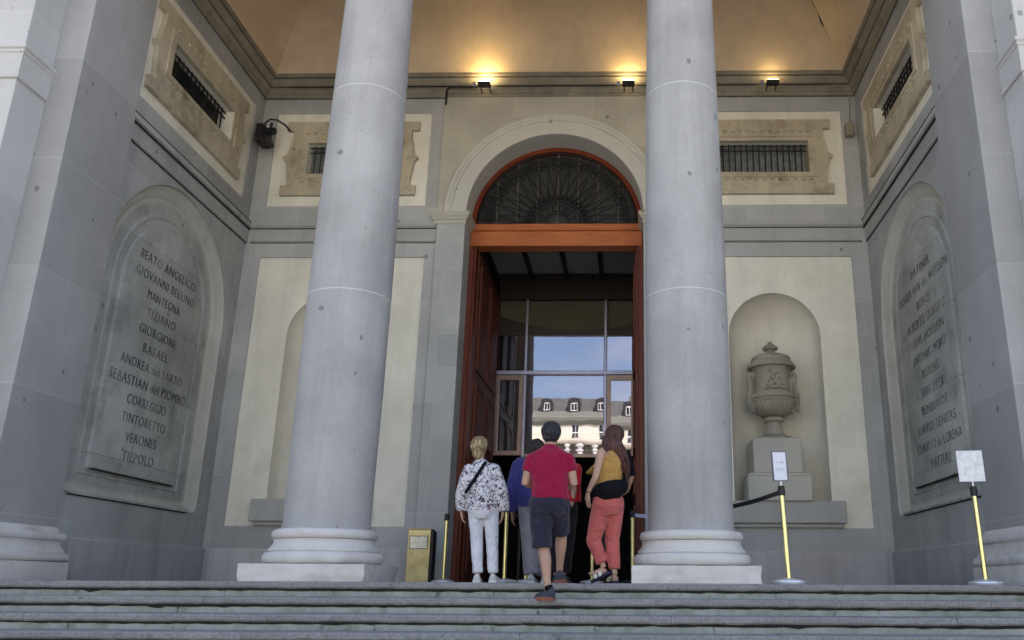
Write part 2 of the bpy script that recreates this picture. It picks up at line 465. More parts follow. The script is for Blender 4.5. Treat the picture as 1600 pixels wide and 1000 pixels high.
# ------------------------------------------------------------------ columns
def col_prof():
    p = [(.478, .60)]
    for i in range(25):
        z = .66+(7.86-.66)*i/24
        t = (z-.66)/7.2
        r = .466+.016*math.sin(min(1, t/.35)*PI*.5)*1.0 - (.055*max(0, (t-.33)/.67)**1.4)
        p.append((r, z))
    return p
def torus_prof(r0, z0, z1, n=8):
    zc, h = (z0+z1)/2, (z1-z0)/2
    return [(r0+h*math.cos(-PI/2+PI*i/n), zc+h*math.sin(-PI/2+PI*i/n)) for i in range(n+1)]
def base_prof():
    p = [(.56, .235)]+torus_prof(.575, .236, .365)
    p += [(.585, .372), (.585, .392)]
    for i in range(9):
        a = PI/2*i/8; p.append((.535+.05*(1-math.sin(a)), .392+.083*(1-math.cos(a))*0+.083*i/8))
    p += [(.54, .48), (.54, .492)]+torus_prof(.512, .494, .60)+[(.49, .602)]
    return p
def joint_line_column(name, zs):
    """column granite with the thin pale mortar rings between its drums"""
    m = M['column'].copy(); m.name = name; t = m.node_tree
    b = t.nodes['Principled BSDF']; src = b.inputs['Base Color'].links[0].from_socket
    co = t.nodes.new('ShaderNodeTexCoord'); sp = t.nodes.new('ShaderNodeSeparateXYZ'); t.links.new(co.outputs['Object'], sp.inputs[0])
    nz = t.nodes.new('ShaderNodeTexNoise'); nz.inputs['Scale'].default_value = 7; t.links.new(co.outputs['Object'], nz.inputs['Vector'])
    acc = None
    def mth(op, a, bb):
        n = t.nodes.new('ShaderNodeMath'); n.operation = op
        for i, x in enumerate((a, bb)):
            if hasattr(x, 'is_output'): t.links.new(x, n.inputs[i])
            else: n.inputs[i].default_value = x
        return n.outputs[0]
    wz = mth('ADD', sp.outputs[2], mth('MULTIPLY', nz.outputs[0], .012))
    for z in zs:
        d = mth('LESS_THAN', mth('ABSOLUTE', mth('SUBTRACT', wz, z+.006), 0), .0065)
        acc = d if acc is None else mth('ADD', acc, d)
    mx = t.nodes.new('ShaderNodeMix'); mx.data_type = 'RGBA'
    t.links.new(mth('MULTIPLY', acc, .6), mx.inputs[0]); t.links.new(src, mx.inputs[6]); mx.inputs[7].default_value = (.66, .65, .64, 1)
    t.links.new(mx.outputs[2], b.inputs['Base Color'])
    return m
M['colshaft'] = joint_line_column('column_drums', (3.28, 5.98))
def rough_plinth(bm, x0, x1, y0, y1, z0, z1, seed, worn=.02):
    vs = box(bm, x0, x1, y0, y1, z0, z1)
    bmesh.ops.subdivide_edges(bm, edges=bm.edges[:], cuts=14, use_grid_fill=True)
    cx, cy = (x0+x1)/2, (y0+y1)/2
    for v in bm.verts:
        p = v.co.copy()
        e = max(abs(p.x-cx)/((x1-x0)/2), abs(p.y-cy)/((y1-y0)/2))
        d = max(0, noise.noise(Vector((p.x*4+seed, p.y*4, p.z*9)))+.1)*worn
        low = (z1-p.z)/(z1-z0)
        if e > .97:
            v.co.x += (-1 if p.x > cx else 1)*d*(.35+low)*(abs(p.x-cx)/((x1-x0)/2) > .97)
            v.co.y += (-1 if p.y > cy else 1)*d*(.35+low)*(abs(p.y-cy)/((y1-y0)/2) > .97)
            if p.z > z1-.001: v.co.z -= abs(noise.noise(Vector((p.x*9+seed, p.y*9, 1))))*.012
def column(x, label, seed):
    y = 9.66
    t = thing('stone_column', label, 'column', (x, y, F), 'columns of the portico')
    bm = NB(); rough_plinth(bm, x-.655, x+.655, y-.655, y+.655, F-.01, .236, seed, .03); obj('plinth', bm, M['white'], t, 35)
    bm = NB(); lathe(bm, base_prof(), x, y, 72); jitter(bm, .004, 6, seed); obj('base_moulding', bm, M['white'], t, 35)
    bm = NB(); lathe(bm, col_prof(), x, y, 72); jitter(bm, .003, 2.2, seed); obj('shaft', bm, M['colshaft'], t, 35)
    bm = NB()
    lathe(bm, [(.428, 7.86), (.45, 7.88), (.45, 7.92), (.43, 7.94), (.43, 8.08), (.50, 8.12), (.54, 8.17), (.55, 8.20)], x, y, 56)
    box(bm, x-.6, x+.6, y-.6, y+.6, 8.20, 8.345, .01); obj('capital', bm, M['column'], t, 35)
column(-3.335, 'tall grey stone column on a chipped white plinth, left of the doorway and bin', 3)
column(.69, 'tall grey stone column right of the doorway, in front of the urn niche', 11)

# ------------------------------------------------------------------ piers and outer pilasters
def pier_base_prof(s=1.0):
    return [(0, F-.01), (.14, F-.01), (.14, .255), (.125, .262)]+[(.10+.035*math.cos(-PI/2+PI*i/6), .318+.05*math.sin(-PI/2+PI*i/6)) for i in range(7)] + \
           [(.09, .375), (.085, .40), (.06, .43), (.05, .47), (.055, .50)]+[(.062+.025*math.cos(-PI/2+PI*i/6), .548+.042*math.sin(-PI/2+PI*i/6)) for i in range(7)]+[(.03, .60), (.012, .64), (0, .66)]
def pier(side, label, label2):
    xi = XL+.08 if side < 0 else XR-.08
    xo = xi+side*.36
    t = thing('stone_pier', label, 'pier', (xi, YP0, F), 'piers at the portico corners')
    bm = NB(); box(bm, min(xi, xo), max(xi, xo), YP0, YP1, F-.01, 8.42, .006); obj('shaft', bm, M['pier'], t)
    path = [(xo, YP0), (xi, YP0), (xi, YP1), (xi+side*.04, YP1)]
    if side > 0: path = path[::-1]
    # offset must fall on the room side
    bm = NB()
    sweep(bm, path if side < 0 else path, pier_base_prof(), caps=True)
    jitter(bm, .004, 5, 2); obj('base_moulding', bm, M['white'], t, 35)
    # outer pilaster, half a metre further out
    px0 = xi+side*.36; px1 = px0+side*1.5; yq = 8.56
    t = thing('stone_pilaster', label2, 'pilaster', (px0, yq, F), 'pilasters flanking the portico')
    bm = NB(); box(bm, min(px0, px1), max(px0, px1), yq, YP0+.3, F-RISE-.02, 8.42, .008); obj('shaft', bm, M['pilaster'], t)
    pth = [(px1, yq), (px0, yq), (px0, YP0)]
    if side > 0: pth = pth[::-1]
    bm = NB()
    sweep(bm, pth, [(0, 5.66), (.012, 5.655), (.03, 5.66), (.035, 5.70), (.02, 5.71), (.02, 5.99), (.035, 6.0), (.035, 6.035), (.06, 6.05), (.06, 6.09), (.02, 6.115), (0, 6.12)])
    obj('band_moulding', bm, M['pilaster'], t)
    bm = NB(); sweep(bm, pth, pier_base_prof()); obj('base_moulding', bm, M['white'], t, 35)
pier(-1, 'plain grey stone pier on the left, beside the BEATO ANGELICO tablet', 'pale stone pilaster with a moulded band at the far left edge')
pier(1, 'plain grey stone pier on the right, beside the WATTEAU tablet', 'pale stone pilaster with a moulded band at the far right edge')

# ------------------------------------------------------------------ museum mass: facade wings, entablature, attic
t = thing('museum_building', 'grey stone museum facade above and beside the columned entrance', 'building', (CX, 9.6, F))
for s in (-1, 1):
    bm = NB()
    xa = (XL+.05 if s < 0 else XR-.05)+s*1.86; xb = xa+s*26
    box(bm, min(xa, xb), max(xa, xb), 9.2, 30, -1.7, 8.42)
    xc = (XL+.05 if s < 0 else XR-.05)+s*.36
    box(bm, min(xc, xa), max(xc, xa), 9.37, 30, -1.7, 8.42)
    obj('wing_wall', bm, M['facade'], t)
bm = NB(); box(bm, XL-28, XR+28, 9.15, 10.12, 8.345, 9.3, .01)
box(bm, XL-28, XR+28, 9.05, 10.12, 9.303, 9.6, .01); box(bm, XL-28, XR+28, 8.5, 10.12, 9.603, 9.9, .02); obj('entablature', bm, M['facade'], t)
bm = NB(); box(bm, XL-28, XR+28, 9.2, 34, 12.2, 15.5); box(bm, XL-28, XR+28, 9.2, 10.1, 9.903, 12.198); obj('attic', bm, M['facade'], t)

# ------------------------------------------------------------------ back wall
NC_R, NC_L = 2.515, mir(2.515)       # niche centres
NR = .785; NZ0, NZS = 1.345, 4.14
DW = 1.59; DS = 6.41                  # door half width, arch spring
PANL = (-6.565, -3.615, .93, 5.595); PANR = (mir(PANL[1]), mir(PANL[0]), .93, 5.595)
WPL = (-6.575, -3.665, 6.585, 8.49); WPR = (mir(WPL[1]), mir(WPL[0]), 6.585, 8.49)
WC_L, WC_R = -5.11, mir(-5.11)
WO = (.83, 7.215, 7.85)
bw = thing('back_wall', 'rear portico wall of grey stone with cream panels around the arched doorway', 'wall', (CX, YB, F))
bm = NB()
door_hole = arch(CX, DW+.12, F-.02, DS, 40)
# a hole may not touch the outer edge: the door runs to just above the foot
plate(bm, rect(XL-.3, XR+.3, F-.05, 9.4), [rect(*PANL), rect(*PANR), rect(*WPL), rect(*WPR), door_hole], mB, 0, .5)
obj('stone_facing', bm, M['back'], bw)
for pn, nc in ((PANL, NC_L), (PANR, NC_R)):
    bm = NB()
    plate(bm, rect(pn[0]-.0, pn[1]+.0, pn[2], pn[3]), [arch(nc, NR, NZ0-.2, NZS, 40)], mB, .045, .2); obj('cream_panel', bm, M['cream'], bw)
    # niche: half cylinder with a quarter-sphere head
    bm = NB(); n = 24; zs = [NZ0-.1+(NZS-NZ0+.1)*i/6 for i in range(7)]
    rows = []
    for z in zs: rows.append([bm.verts.new((nc+NR*math.cos(PI*i/n), YB+.055+NR*math.sin(PI*i/n)*.92, z)) for i in range(n+1)])
    for j in range(1, 13):
        a = PI/2*j/12
        rows.append([bm.verts.new((nc+NR*math.cos(PI*i/n)*math.cos(a), YB+.055+NR*math.sin(PI*i/n)*.92*math.cos(a), NZS+NR*math.sin(a))) for i in range(n+1)])
    # the head: rings shrink towards the crown at the front plane
    for a_, b_ in zip(rows, rows[1:]):
        for i in range(n):
            try: bm.faces.new((a_[i], a_[i+1], b_[i+1], b_[i]))
            except ValueError: pass
    bmesh.ops.remove_doubles(bm, verts=bm.verts, dist=.0005)
    fl = [bm.verts.new((nc+NR*1.02*math.cos(PI*i/n), YB+.04+NR*math.sin(PI*i/n), NZ0)) for i in range(n+1)]; bm.faces.new(fl)
    obj('niche', bm, M['niche'], bw, 50)
    bm = NB(); box(bm, nc-.965, nc+.965, YB-.13, YB+.04, 1.0, 1.35, .012); box(bm, nc-.92, nc+.92, YB-.07, YB+.04, .935, .997, .01); obj('niche_sill', bm, M['trim'], bw)
def frieze_window(par, wp, cu, mp, wo, hw_frame, pane_tone, revealmat):
    """cream panel, carved eared frame, barred opening"""
    bm = NB(); plate(bm, rect(*wp), [rect(cu-wo[0], cu+wo[0], wo[1], wo[2])], mp, .03, .30); obj('cream_panel', bm, M['cream'], par)
    win = NB()
    h = hw_frame
    half = [(h, 8.285), (h, 8.10), (h-.13, 8.10), (h-.135, 7.96), (h-.10, 7.80), (h-.06, 7.61), (h-.01, 7.58), (h+.025, 7.54), (h-.01, 7.50), (h-.055, 7.46), (h-.09, 7.2), (h-.115, 6.98), (h-.0, 6.98), (h-.0, 6.79)]
    out = [(cu+x, z) for x, z in half]+[(cu-x, z) for x, z in half[::-1]]
    out = out[::-1]
    plate(win, out, [rect(cu-wo[0]-.0, cu+wo[0]+.0, wo[1], wo[2])], mp, -.045, .035)
    o = obj('window', win, M['frame'], par, label=None)
    bm = NB()
    a, b = wo[0], 0
    plate(bm, rect(cu-a-.16, cu+a+.16, wo[1]-.10, wo[2]+.13), [rect(cu-a-.10, cu+a+.10, wo[1]-.055, wo[2]+.075)], mp, -.062, -.045)
    # carved ornament: a running row of small leaves above and below
    for zz in (wo[2]+.19, wo[1]-.145):
        for i in range(13):
            u = cu-a+2*a*i/12; p = Vector(mp(u, zz+.012*math.sin(i*2.1), -.048))
            blob(bm, p, (.045, .03, .026) if mp is mB else (.03, .045, .026), 8, 5)
    obj('frame_moulding', bm, M['frame'], o, 40)
    bm = NB()
    for sgn in (-1, 1):
        u = cu+sgn*(a+.002)
        plate(bm, [(u-.012, wo[1]), (u+.012, wo[1]), (u+.012, wo[2]), (u-.012, wo[2])], [], mp, -.03, .30)
    obj('reveal', bm, revealmat, o)
    bm = NB()
    plate(bm, rect(cu-a-.1, cu+a+.1, wo[1]-.1, wo[2]+.1), [], mp, .24, .29); obj('pane', bm, pane_tone, o)
    bm = NB(); nb = 15
    for i in range(1, nb):
        u = cu-a+2*a*i/nb
        loft(bm, [mp(u, wo[1]-.01, .12), mp(u, wo[2]+.01, .12)], .012, (1, 0, 0) if mp is mB else (0, 1, 0), 8)
    for z in (wo[2]-.13, wo[2]-.03):
        loft(bm, [mp(cu-a, z, .12), mp(cu+a, z, .12)], .014, (0, 0, 1), 8)
    obj('bars', bm, M['iron'], o, 40)
M['winpane'] = plain('grey_window_shutter', (.17, .18, .175), .7, 0, .3, 9)
M['winblack'] = plain('black_window_pane', (.012, .012, .013), .5)
frieze_window(bw, WPL, WC_L, mB, WO, 1.235, M['winpane'], M['cream'])
frieze_window(bw, WPR, WC_R, mB, WO, 1.235, M['winpane'], M['frame'])

PL = [(XL, YP1-.04), (XL, YB), (-3.43, YB)]
PR = [(mir(-3.43), YB), (XR, YB), (XR, YP1-.04)]
STR = [(0, 5.875), (.012, 5.88), (.03, 5.89), (.03, 6.12), (.045, 6.13), (.05, 6.15), (.075, 6.165), (.085, 6.20), (.085, 6.235), (.03, 6.25), (0, 6.255)]
PLI = [(0, F-.01), (.05, F-.01), (.05, .55), (.035, .575), (0, .58)]
# ------------------------------------------------------------------ side walls with the inscribed tablets
LEFT_T = ['BEATO ANGELICO', 'GIOVANNI BELLINO', 'MANTEGNA', 'TIZIANO', 'GIORGIONE', 'RAFAEL', 'ANDREA del SARTO', 'SEBASTIAN del PIOMBO', 'CORREGGIO', 'TINTORETTO', 'VERONES', 'TIEPOLO']
RIGHT_T = ['PATINIR', 'ROGER VAN der WEYDEN', 'BOSCH', 'ALBERTO DURERO', 'HANS HOLBEIN', 'ANTONIO MORO', 'RUBENS', 'VAN DYCK', 'REMBRANDT', 'DAVID TENIERS', 'CLAUDIO de LORENA', 'WATTEAU']
def letter_mat(name, col, fade):
    m = NT(name); co = m.coords()
    c = m.mix(m.ramp(m.noise(co, 2.2, 5, .7), fade-.08, fade+.12), col, (.25, .245, .22))
    return m.fin(c, .9)
M['letters'] = letter_mat('blackened_letters', (.05, .052, .048), .54)
M['letters2'] = letter_mat('faded_letters', (.085, .085, .078), .50)
def inscription(txt, center, width, cap, ax, mat, par):
    cu = bpy.data.curves.new('inscription', 'FONT'); cu.body = txt; cu.size = 1; cu.extrude = .02
    cu.align_x = 'CENTER'; cu.resolution_u = 3; cu.space_character = 1.12; cu.offset = -.018
    o = bpy.data.objects.new('tmp', cu); C.objects.link(o)
    me = bpy.data.meshes.new_from_object(o.evaluated_get(bpy.context.evaluated_depsgraph_get()))
    bpy.data.objects.remove(o); bpy.data.curves.remove(cu)
    xs = [v.co.x for v in me.vertices]; zs = [v.co.y for v in me.vertices]
    w_, h_ = max(xs)-min(xs), .73
    xm = (max(xs)+min(xs))/2
    for v in me.vertices:
        a, b, d = (v.co.x-xm)*width/w_, (v.co.y-.36)*cap/h_, v.co.z*.25
        if ax > 0: v.co = Vector((center[0]+d, center[1]+a, center[2]+b))
        else: v.co = Vector((center[0]-d, center[1]-a, center[2]+b))
    me.update()
    return link('inscription', me, mat, par)
SJ = ([(0, 5.856), (.016, 5.857), (.016, 5.874), (0, 5.875)], [(.03, 6.118), (.062, 6.119), (.062, 6.138), (.03, 6.14)], [(.05, 6.238), (.092, 6.237), (.092, 6.247), (.05, 6.25)])  # dark strips along the string course: grimy seams with painted shade
TC = 12.0; ZC = 4.08
def side_wall(side):
    X = XL if side < 0 else XR
    mp = mLw if side < 0 else mRw
    t = thing('side_wall', 'left portico wall with an arched tablet of names from BEATO ANGELICO to TIEPOLO' if side < 0 else 'right portico wall with an arched tablet of names from PATINIR to WATTEAU', 'wall', (X, TC, F))
    bm = NB(); plate(bm, rect(YP1-.6, YB+.01, F-.05, 9.4), [arch(TC, 1.706, 1.084, ZC, 40, .10), rect(10.2, 13.77, 6.585, 8.49)], mp, 0, .35); obj('stone_facing', bm, M['side'], t)
    bm = NB(); plate(bm, rect(YP1-.6, YB+.01, F-.05, 9.4), [], mp, .36, .5); obj('backing', bm, M['dark'], t)
    frieze_window(t, (10.2, 13.77, 6.585, 8.49), 11.97, mp, (1.0, 7.28, 7.845), 1.48, M['winblack'], M['cream'])
    # tablet
    def A(hw, v0, cr): return arch(TC, hw, v0, ZC, 40, cr)
    bm = NB()
    loops_loft(bm, [(A(1.70, 1.09, .10), -.002), (A(1.70, 1.09, .10), .03), (A(1.66, 1.115, .09), .06), (A(1.60, 1.15, .08), .085), (A(1.535, 1.19, .07), .10), (A(1.515, 1.20, .07), .12), (A(1.45, 1.24, .06), .12)], mp, cap=False)
    tb = obj('tablet', bm, M['ring'], t, 40)
    bm = NB()
    loops_loft(bm, [(A(1.46, 1.235, .06), .121), (A(1.28, 1.36, .03), .118), (A(1.26, 1.375, .03), .10), (A(1.22, 1.40, .03), .10), (A(1.20, 1.41, .03), .118),
                    (A(1.10, 1.44, .02), .118), (A(1.085, 1.455, .01), .085), (A(1.06, 1.47, .01), .078)], mp)
    obj('panel', bm, M['tablet'], tb, 35)
    # drip ledges under tablet and panel
    bm = NB()
    for u0, u1, v, pr in ((10.42, 13.40, 1.085, .035), (TC-1.03, TC+1.0, 1.455, -.045)):
        plate(bm, rect(u0, u1, v, v+.03), [], mp, -pr, .11)
    obj('ledge', bm, M['tablet'], tb)
    bm = NB()
    for u0, u1, v, pr in ((10.46, 13.36, 1.068, .02), (TC-1.01, TC+.98, 1.438, -.06)):
        plate(bm, rect(u0, u1, v, v+.016), [], mp, -pr, .11)
    obj('joint', bm, M['grimeshade'], tb)  # dark strips paint in the shade under both ledges
    names = LEFT_T if side < 0 else RIGHT_T
    for i, s in enumerate(names):
        p = mp(TC+.0 if side < 0 else TC-.10, 4.55-.2575*i, .076)
        wd = min(2.02, (.113 if len(s) < 15 else .103)*len(s))
        inscription(s, p, wd, .145, 1 if side < 0 else -1, M['letters'] if side < 0 else M['letters2'], tb)
    return t
swl = side_wall(-1); swr = side_wall(1)
for par, pth, owner in ((swl, PL[:2], 0), (swr, PR[1:], 0)):
    bm = NB(); sweep(bm, pth, STR); sc_ = obj('string_course', bm, M['side'], par)
    bm = NB(); [sweep(bm, pth, j) for j in SJ]; obj('joint', bm, M['grimeshade'], sc_)  # dark strips: grimy seams with painted shade
    bm = NB(); sweep(bm, pth, PLI); obj('wall_plinth', bm, M['plinthside'], par)
for pth in (PL[1:], PR[:2]):
    q = [(pth[0][0]+(.088 if pth[0][0] == XL else 0), YB), (pth[1][0]-(.088 if pth[1][0] == XR else 0), YB)]
    bm = NB(); sweep(bm, q, STR); sc_ = obj('string_course', bm, M['trim'], bw)
    bm = NB(); [sweep(bm, q, [(a_, j[0][1]+(b_-j[0][1])*.6) for a_, b_ in j]) for j in SJ[:2]]; obj('joint', bm, M['softgrimeshade'], sc_)  # grey strips: grimy seams with painted shade
    q = [(pth[0][0]+(.15 if pth[0][0] == XL else 0), YB), (pth[1][0]-(.15 if pth[1][0] == XR else 0), YB)]
    bm = NB(); sweep(bm, q, PLI); obj('wall_plinth', bm, M['plinthgrey'], bw)

# ------------------------------------------------------------------ stone door surround
bm = NB()
plate(bm, rect(-3.43, mir(-3.43), 6.38, 8.79), [], mB, -.05, 0) if False else None
half = [(CX+1.98*math.cos(PI*i/40), DS+1.98*math.sin(PI*i/40)) for i in range(41)]
out = [(-3.43, 6.38), (CX-1.98, 6.38)]+half[::-1]+[(CX+1.98, 6.38), (mir(-3.43), 6.38), (mir(-3.43), 8.79), (-3.43, 8.79)]
plate(bm, out, [], mB, -.045, 0); obj('door_bay', bm, M['surround'], bw)
bm = NB(); prof = [(1.59, YB+.55), (1.59, YB-.055), (1.60, YB-.065), (1.85, YB-.065), (1.86, YB-.09), (1.90, YB-.10), (1.93, YB-.085), (1.95, YB-.10), (1.985, YB-.10), (2.0, YB-.08), (2.0, YB-.03)]
prev = None; n = 64
for i in range(n+1):
    a = PI*i/n
    row = [bm.verts.new((CX+r*math.cos(a), y, DS+r*math.sin(a))) for r, y in prof]
    if prev:
        for k in range(len(row)-1): bm.faces.new((prev[k], row[k], row[k+1], prev[k+1]))
    prev = row
obj('archivolt', bm, M['archst'], bw, 30)
for s in (-1, 1):
    xa, xb = CX+s*DW, CX+s*2.10
    bm = NB(); box(bm, min(xa, xb), max(xa, xb), YB-.08, YB+.5, F-.01, 6.2, .006)
    obj('jamb', bm, M['back'], bw)
IMP = [(0, 6.185), (.012, 6.19), (.015, 6.26), (.04, 6.275), (.045, 6.30), (.075, 6.33), (.085, 6.36), (.085, 6.405), (0, 6.41)]
for q in ([(-3.455, YB), (-3.455, YB-.09), (CX-DW, YB-.09), (CX-DW, YB+.5)], [(mir(-3.455), YB), (mir(-3.455), YB-.09), (CX+DW, YB-.09), (CX+DW, YB+.5)][::-1]):
    bm = NB(); sweep(bm, q, IMP); obj('impost', bm, M['surround'], bw)

# ------------------------------------------------------------------ ceiling and cornice
ct = thing('portico_ceiling', 'ochre plaster ceiling lit by floodlights, with a dark stone cornice', 'ceiling', (CX, 12, 9.0))
COR = [(0, 8.80), (.03, 8.81), (.035, 8.87), (.055, 8.875), (.06, 8.905), (.09, 8.935), (.12, 8.96), (.125, 8.99), (.15, 9.0), (.155, 9.03), (.19, 9.07), (.21, 9.10), (.215, 9.13), (.245, 9.14), (.25, 9.18), (.25, 9.3), (0, 9.3)]
bm = NB(); sweep(bm, [(XL, 10.12), (XL, YB), (XR, YB), (XR, 10.12)], COR, caps=False); co_ = obj('cornice', bm, M['dirty'], ct)
bm = NB()
for j in ([(0, 8.785), (.018, 8.786), (.018, 8.803), (0, 8.805)], [(.115, 8.962), (.132, 8.963), (.132, 8.984), (.115, 8.986)], [(.20, 9.102), (.222, 9.103), (.222, 9.124), (.20, 9.126)]): sweep(bm, [(XL, 10.12), (XL, YB), (XR, YB), (XR, 10.12)], j)
obj('joint', bm, M['softgrimeshade'], co_)  # strips paint dirt and shade between the cornice mouldings
bm = NB()
xa, xb, ya, yb = XL+.24, XR-.24, 10.12, YB-.24
Dm = (yb-ya)/2+.0; rows = []
K = 14
for k in range(K+1):
    s = k/K; d = Dm*s*.999
    z = 9.185+1.95*math.sin(s*PI/2)**.9 if s else 9.175
    c4 = [(xa+d, ya+d, z), (xb-d, ya+d, z), (xb-d, yb-d, z), (xa+d, yb-d, z)]
    ring = []
    for i in range(4):
        p, q = Vector(c4[i]), Vector(c4[(i+1) % 4])
        for j in range(12): ring.append(bm.verts.new(p.lerp(q, j/12)))
    rows.append(ring)
for a_, b_ in zip(rows, rows[1:]):
    for i in range(48): bm.faces.new((a_[i], a_[(i+1) % 48], b_[(i+1) % 48], b_[i]))
obj('vault', bm, M['ceiling'], ct, 20)
def crack(pts, r):
    bm = NB(); P = [Vector(p) for p in pts]
    loft(bm, P, r, (0, 1, 0), 5); return bm
# the dark stain line along the right hip
hz = lambda s: 9.185+1.95*math.sin(s*PI/2)**.9
pts = []
rc = random.Random(5)
for i in range(18):
    s = .14+.5*i/17; d = Dm*s
    pts.append((xb-d+rc.uniform(-.012, .012), yb-d+rc.uniform(-.012, .012), hz(s)-.004))
obj('crack', crack(pts, [.003+.014*rc.random()*math.sin(PI*min(1, (i+1)/10)) for i in range(18)]), M['dark'], ct)

# ------------------------------------------------------------------ floodlights on the cornice
def floodlight(x, watts, label, st):
    t = thing('floodlight', label, 'floodlight', (x, YB-.31, 8.905), 'floodlights along the cornice')
    y, z = YB-.31, 8.905
    bm = NB(); box(bm, x-.115, x+.115, y-.09, y+.07, z-.045, z+.012, .015, 2)
    obj('housing', bm, M['black'], t)
    bm = NB(); box(bm, x-.105, x+.105, y-.075, y+.065, z+.013, z+.02); obj('lens', bm, emis('lamp_glass_%d' % int(watts), (1, .80, .42), st), t)
    bm = NB(); box(bm, x-.22, x-.145, y-.02, y+.05, z-.035, z+.04, .008); loft(bm, [(x-.145, y+.02, z), (x-.12, y+.02, z-.01)], .012); obj('junction_box', bm, M['grey'], t)
    for q in (-.08, .08):
        bm = NB(); loft(bm, [(x+q, y+.08, z-.02), (x+q, YB+.01, z-.02)], .012); obj('bracket', bm, M['black'], t)
    ld = bpy.data.lights.new('lamp', 'AREA'); ld.shape = 'RECTANGLE'; ld.size = .2; ld.size_y = .13; ld.energy = watts; ld.color = (1, .66, .26); ld.spread = math.radians(170)
    lo = bpy.data.objects.new('lamp', ld); C.objects.link(lo); lo.parent = t
    lo.location = Vector((x, y-.005, z+.03))-t.location
    lo.rotation_euler = (math.radians(180+6), 0, 0)
floodlight(-2.655, 2.6, 'brightest small black floodlight on the cornice, throwing a yellow glow, left of the doorway axis', 14)
floodlight(.014, 1.4, 'small black floodlight on the cornice close to the left edge of the right column', 10)
floodlight(2.665, .4, 'dimmest small black floodlight on the cornice, right of the right column', 5)
bm = NB(); yy, zz = YB-.20, 8.93
loft(bm, [(XL+.55, yy, zz), (-2.80, yy, zz)], .012, (0, 0, 1), 6)
loft(bm, [(-2.45, yy, zz), (-.2, yy, zz)], .010, (0, 0, 1), 6); loft(bm, [(.2, yy, zz), (2.40, yy, zz)], .010, (0, 0, 1), 6); loft(bm, [(2.8, yy, zz), (XR-.55, yy, zz)], .010, (0, 0, 1), 6)
loft(bm, [(-2.80, yy-.01, zz-.02), (-3.27, yy-.01, zz-.02), (-3.33, yy-.01, zz-.035), (-3.37, yy, zz-.08), (-3.39, yy+.08, zz-.12), (-3.41, YB-.05, zz-.16), (-3.41, YB-.04, zz-.30)], .02, (0, 0, 1), 8)
tag(obj('cable', bm, M['black'], smooth=40), 'thin dark cable running along the cornice and bending down left of the door arch', 'cable')

# black camera-like fixture in the left rear corner, plain box in the right one
t = thing('wall_lamp', 'black spotlight on a bracket with a looped cable, high in the left rear corner', 'spotlight', (-6.56, YB-.3, 7.9))
x, y, z = -6.56, YB-.42, 7.82
bm = NB(); box(bm, x-.15, x-.02, y-.12, y+.25, z-.17, z+.17, .02, 2); box(bm, x-.03, x+.07, y-.10, y+.12, z-.24, z+.02, .015, 2); obj('housing', bm, M['black'], t)
bm = NB(); loft(bm, [(x-.02, y-.02, z+.06), (x+.10, y-.06, z+.03), (x+.19, y-.1, z)], [.10, .09, .065], (0, 0, 1), 16); loft(bm, [(x+.09, y-.05, z+.10), (x+.11, y-.05, z+.2)], [.03, .022], (1, 0, 0), 8); obj('lamp_head', bm, M['black'], t, 40)
bm = NB(); blob(bm, (x+.10, y-.165, z+.06), (.03, .012, .018), 10, 6); obj('lens', bm, M['paper'], t, 60)
bm = NB(); loft(bm, [(x-.05, y, z+.15), (x-.03, y, z+.24), (x+.03, y+.03, z+.32), (x+.12, y+.1, z+.35), (x+.22, y+.25, z+.33), (x+.27, YB-.03, z+.28)], .018, (0, 0, 1), 8); obj('cable', bm, M['black'], t, 40)
bm = NB(); box(bm, x-.06, x-.02, y+.2, YB+.01, z-.05, z+.03); obj('bracket', bm, M['black'], t)
t = thing('junction_box', 'small grey box fixed high in the right rear corner', 'junction box', (4.06, YB, 8.0))
bm = NB(); box(bm, 3.985, 4.14, YB-.16, YB+.01, 7.90, 8.16, .03, 3); obj('housing', bm, M['dirty'], t)
bm = NB(); loft(bm, [(4.08, YB-.05, 8.14), (4.11, YB-.05, 8.4), (4.12, YB-.06, 8.8)], .010); obj('cable', bm, M['dirty'], t)

# ------------------------------------------------------------------ wooden doorway
YD = 14.56
dw = thing('doorway', 'tall arched wooden doorway with an orange transom and an iron fanlight grille', 'door', (CX, YD, F))
bm = NB()
o1 = [(CX+1.588*math.cos(PI*i/48), DS+1.588*math.sin(PI*i/48)) for i in range(49)]
i1 = [(CX+1.50*math.cos(PI*i/48), DS+1.50*math.sin(PI*i/48)) for i in range(49)]
for a0, a1, d in ((o1, i1, 0),):
    fr = [bm.verts.new((u, YD, v)) for u, v in a0]; fi = [bm.verts.new((u, YD-.02, v)) for u, v in a1]; bi = [bm.verts.new((u, YD+.2, v)) for u, v in a1]
    for i in range(48): bm.faces.new((fr[i], fr[i+1], fi[i+1], fi[i])); bm.faces.new((fi[i], fi[i+1], bi[i+1], bi[i]))
obj('arch_frame', bm, wood('arch_frame_wood', (.24, .05, .02), (.14, .026, .012), 'x', .45), dw, 40)
bm = NB()
box(bm, CX-1.575, CX+1.575, YD-.06, YD+.24, 5.965, 6.245, .008); box(bm, CX-1.56, CX+1.56, YD-.015, YD+.22, 6.248, 6.275, .003)
box(bm, CX-1.575, CX+1.575, YD-.045, YD+.22, 6.278, 6.31, .008); box(bm, CX-1.55, CX+1.55, YD-.03, YD+.22, 6.313, 6.42, .015, 2)
obj('transom', bm, M['orange'], dw)
bm = NB()
for s in (-1, 1):
    a, b = CX+s*1.588, CX+s*1.50
    box(bm, min(a, b), max(a, b), YD-.04, YD+.25, F, 5.962, .006); a, b = CX+s*1.50, CX+s*1.46
    box(bm, min(a, b), max(a, b), YD-.0, YD+.25, F, 5.962, .006)
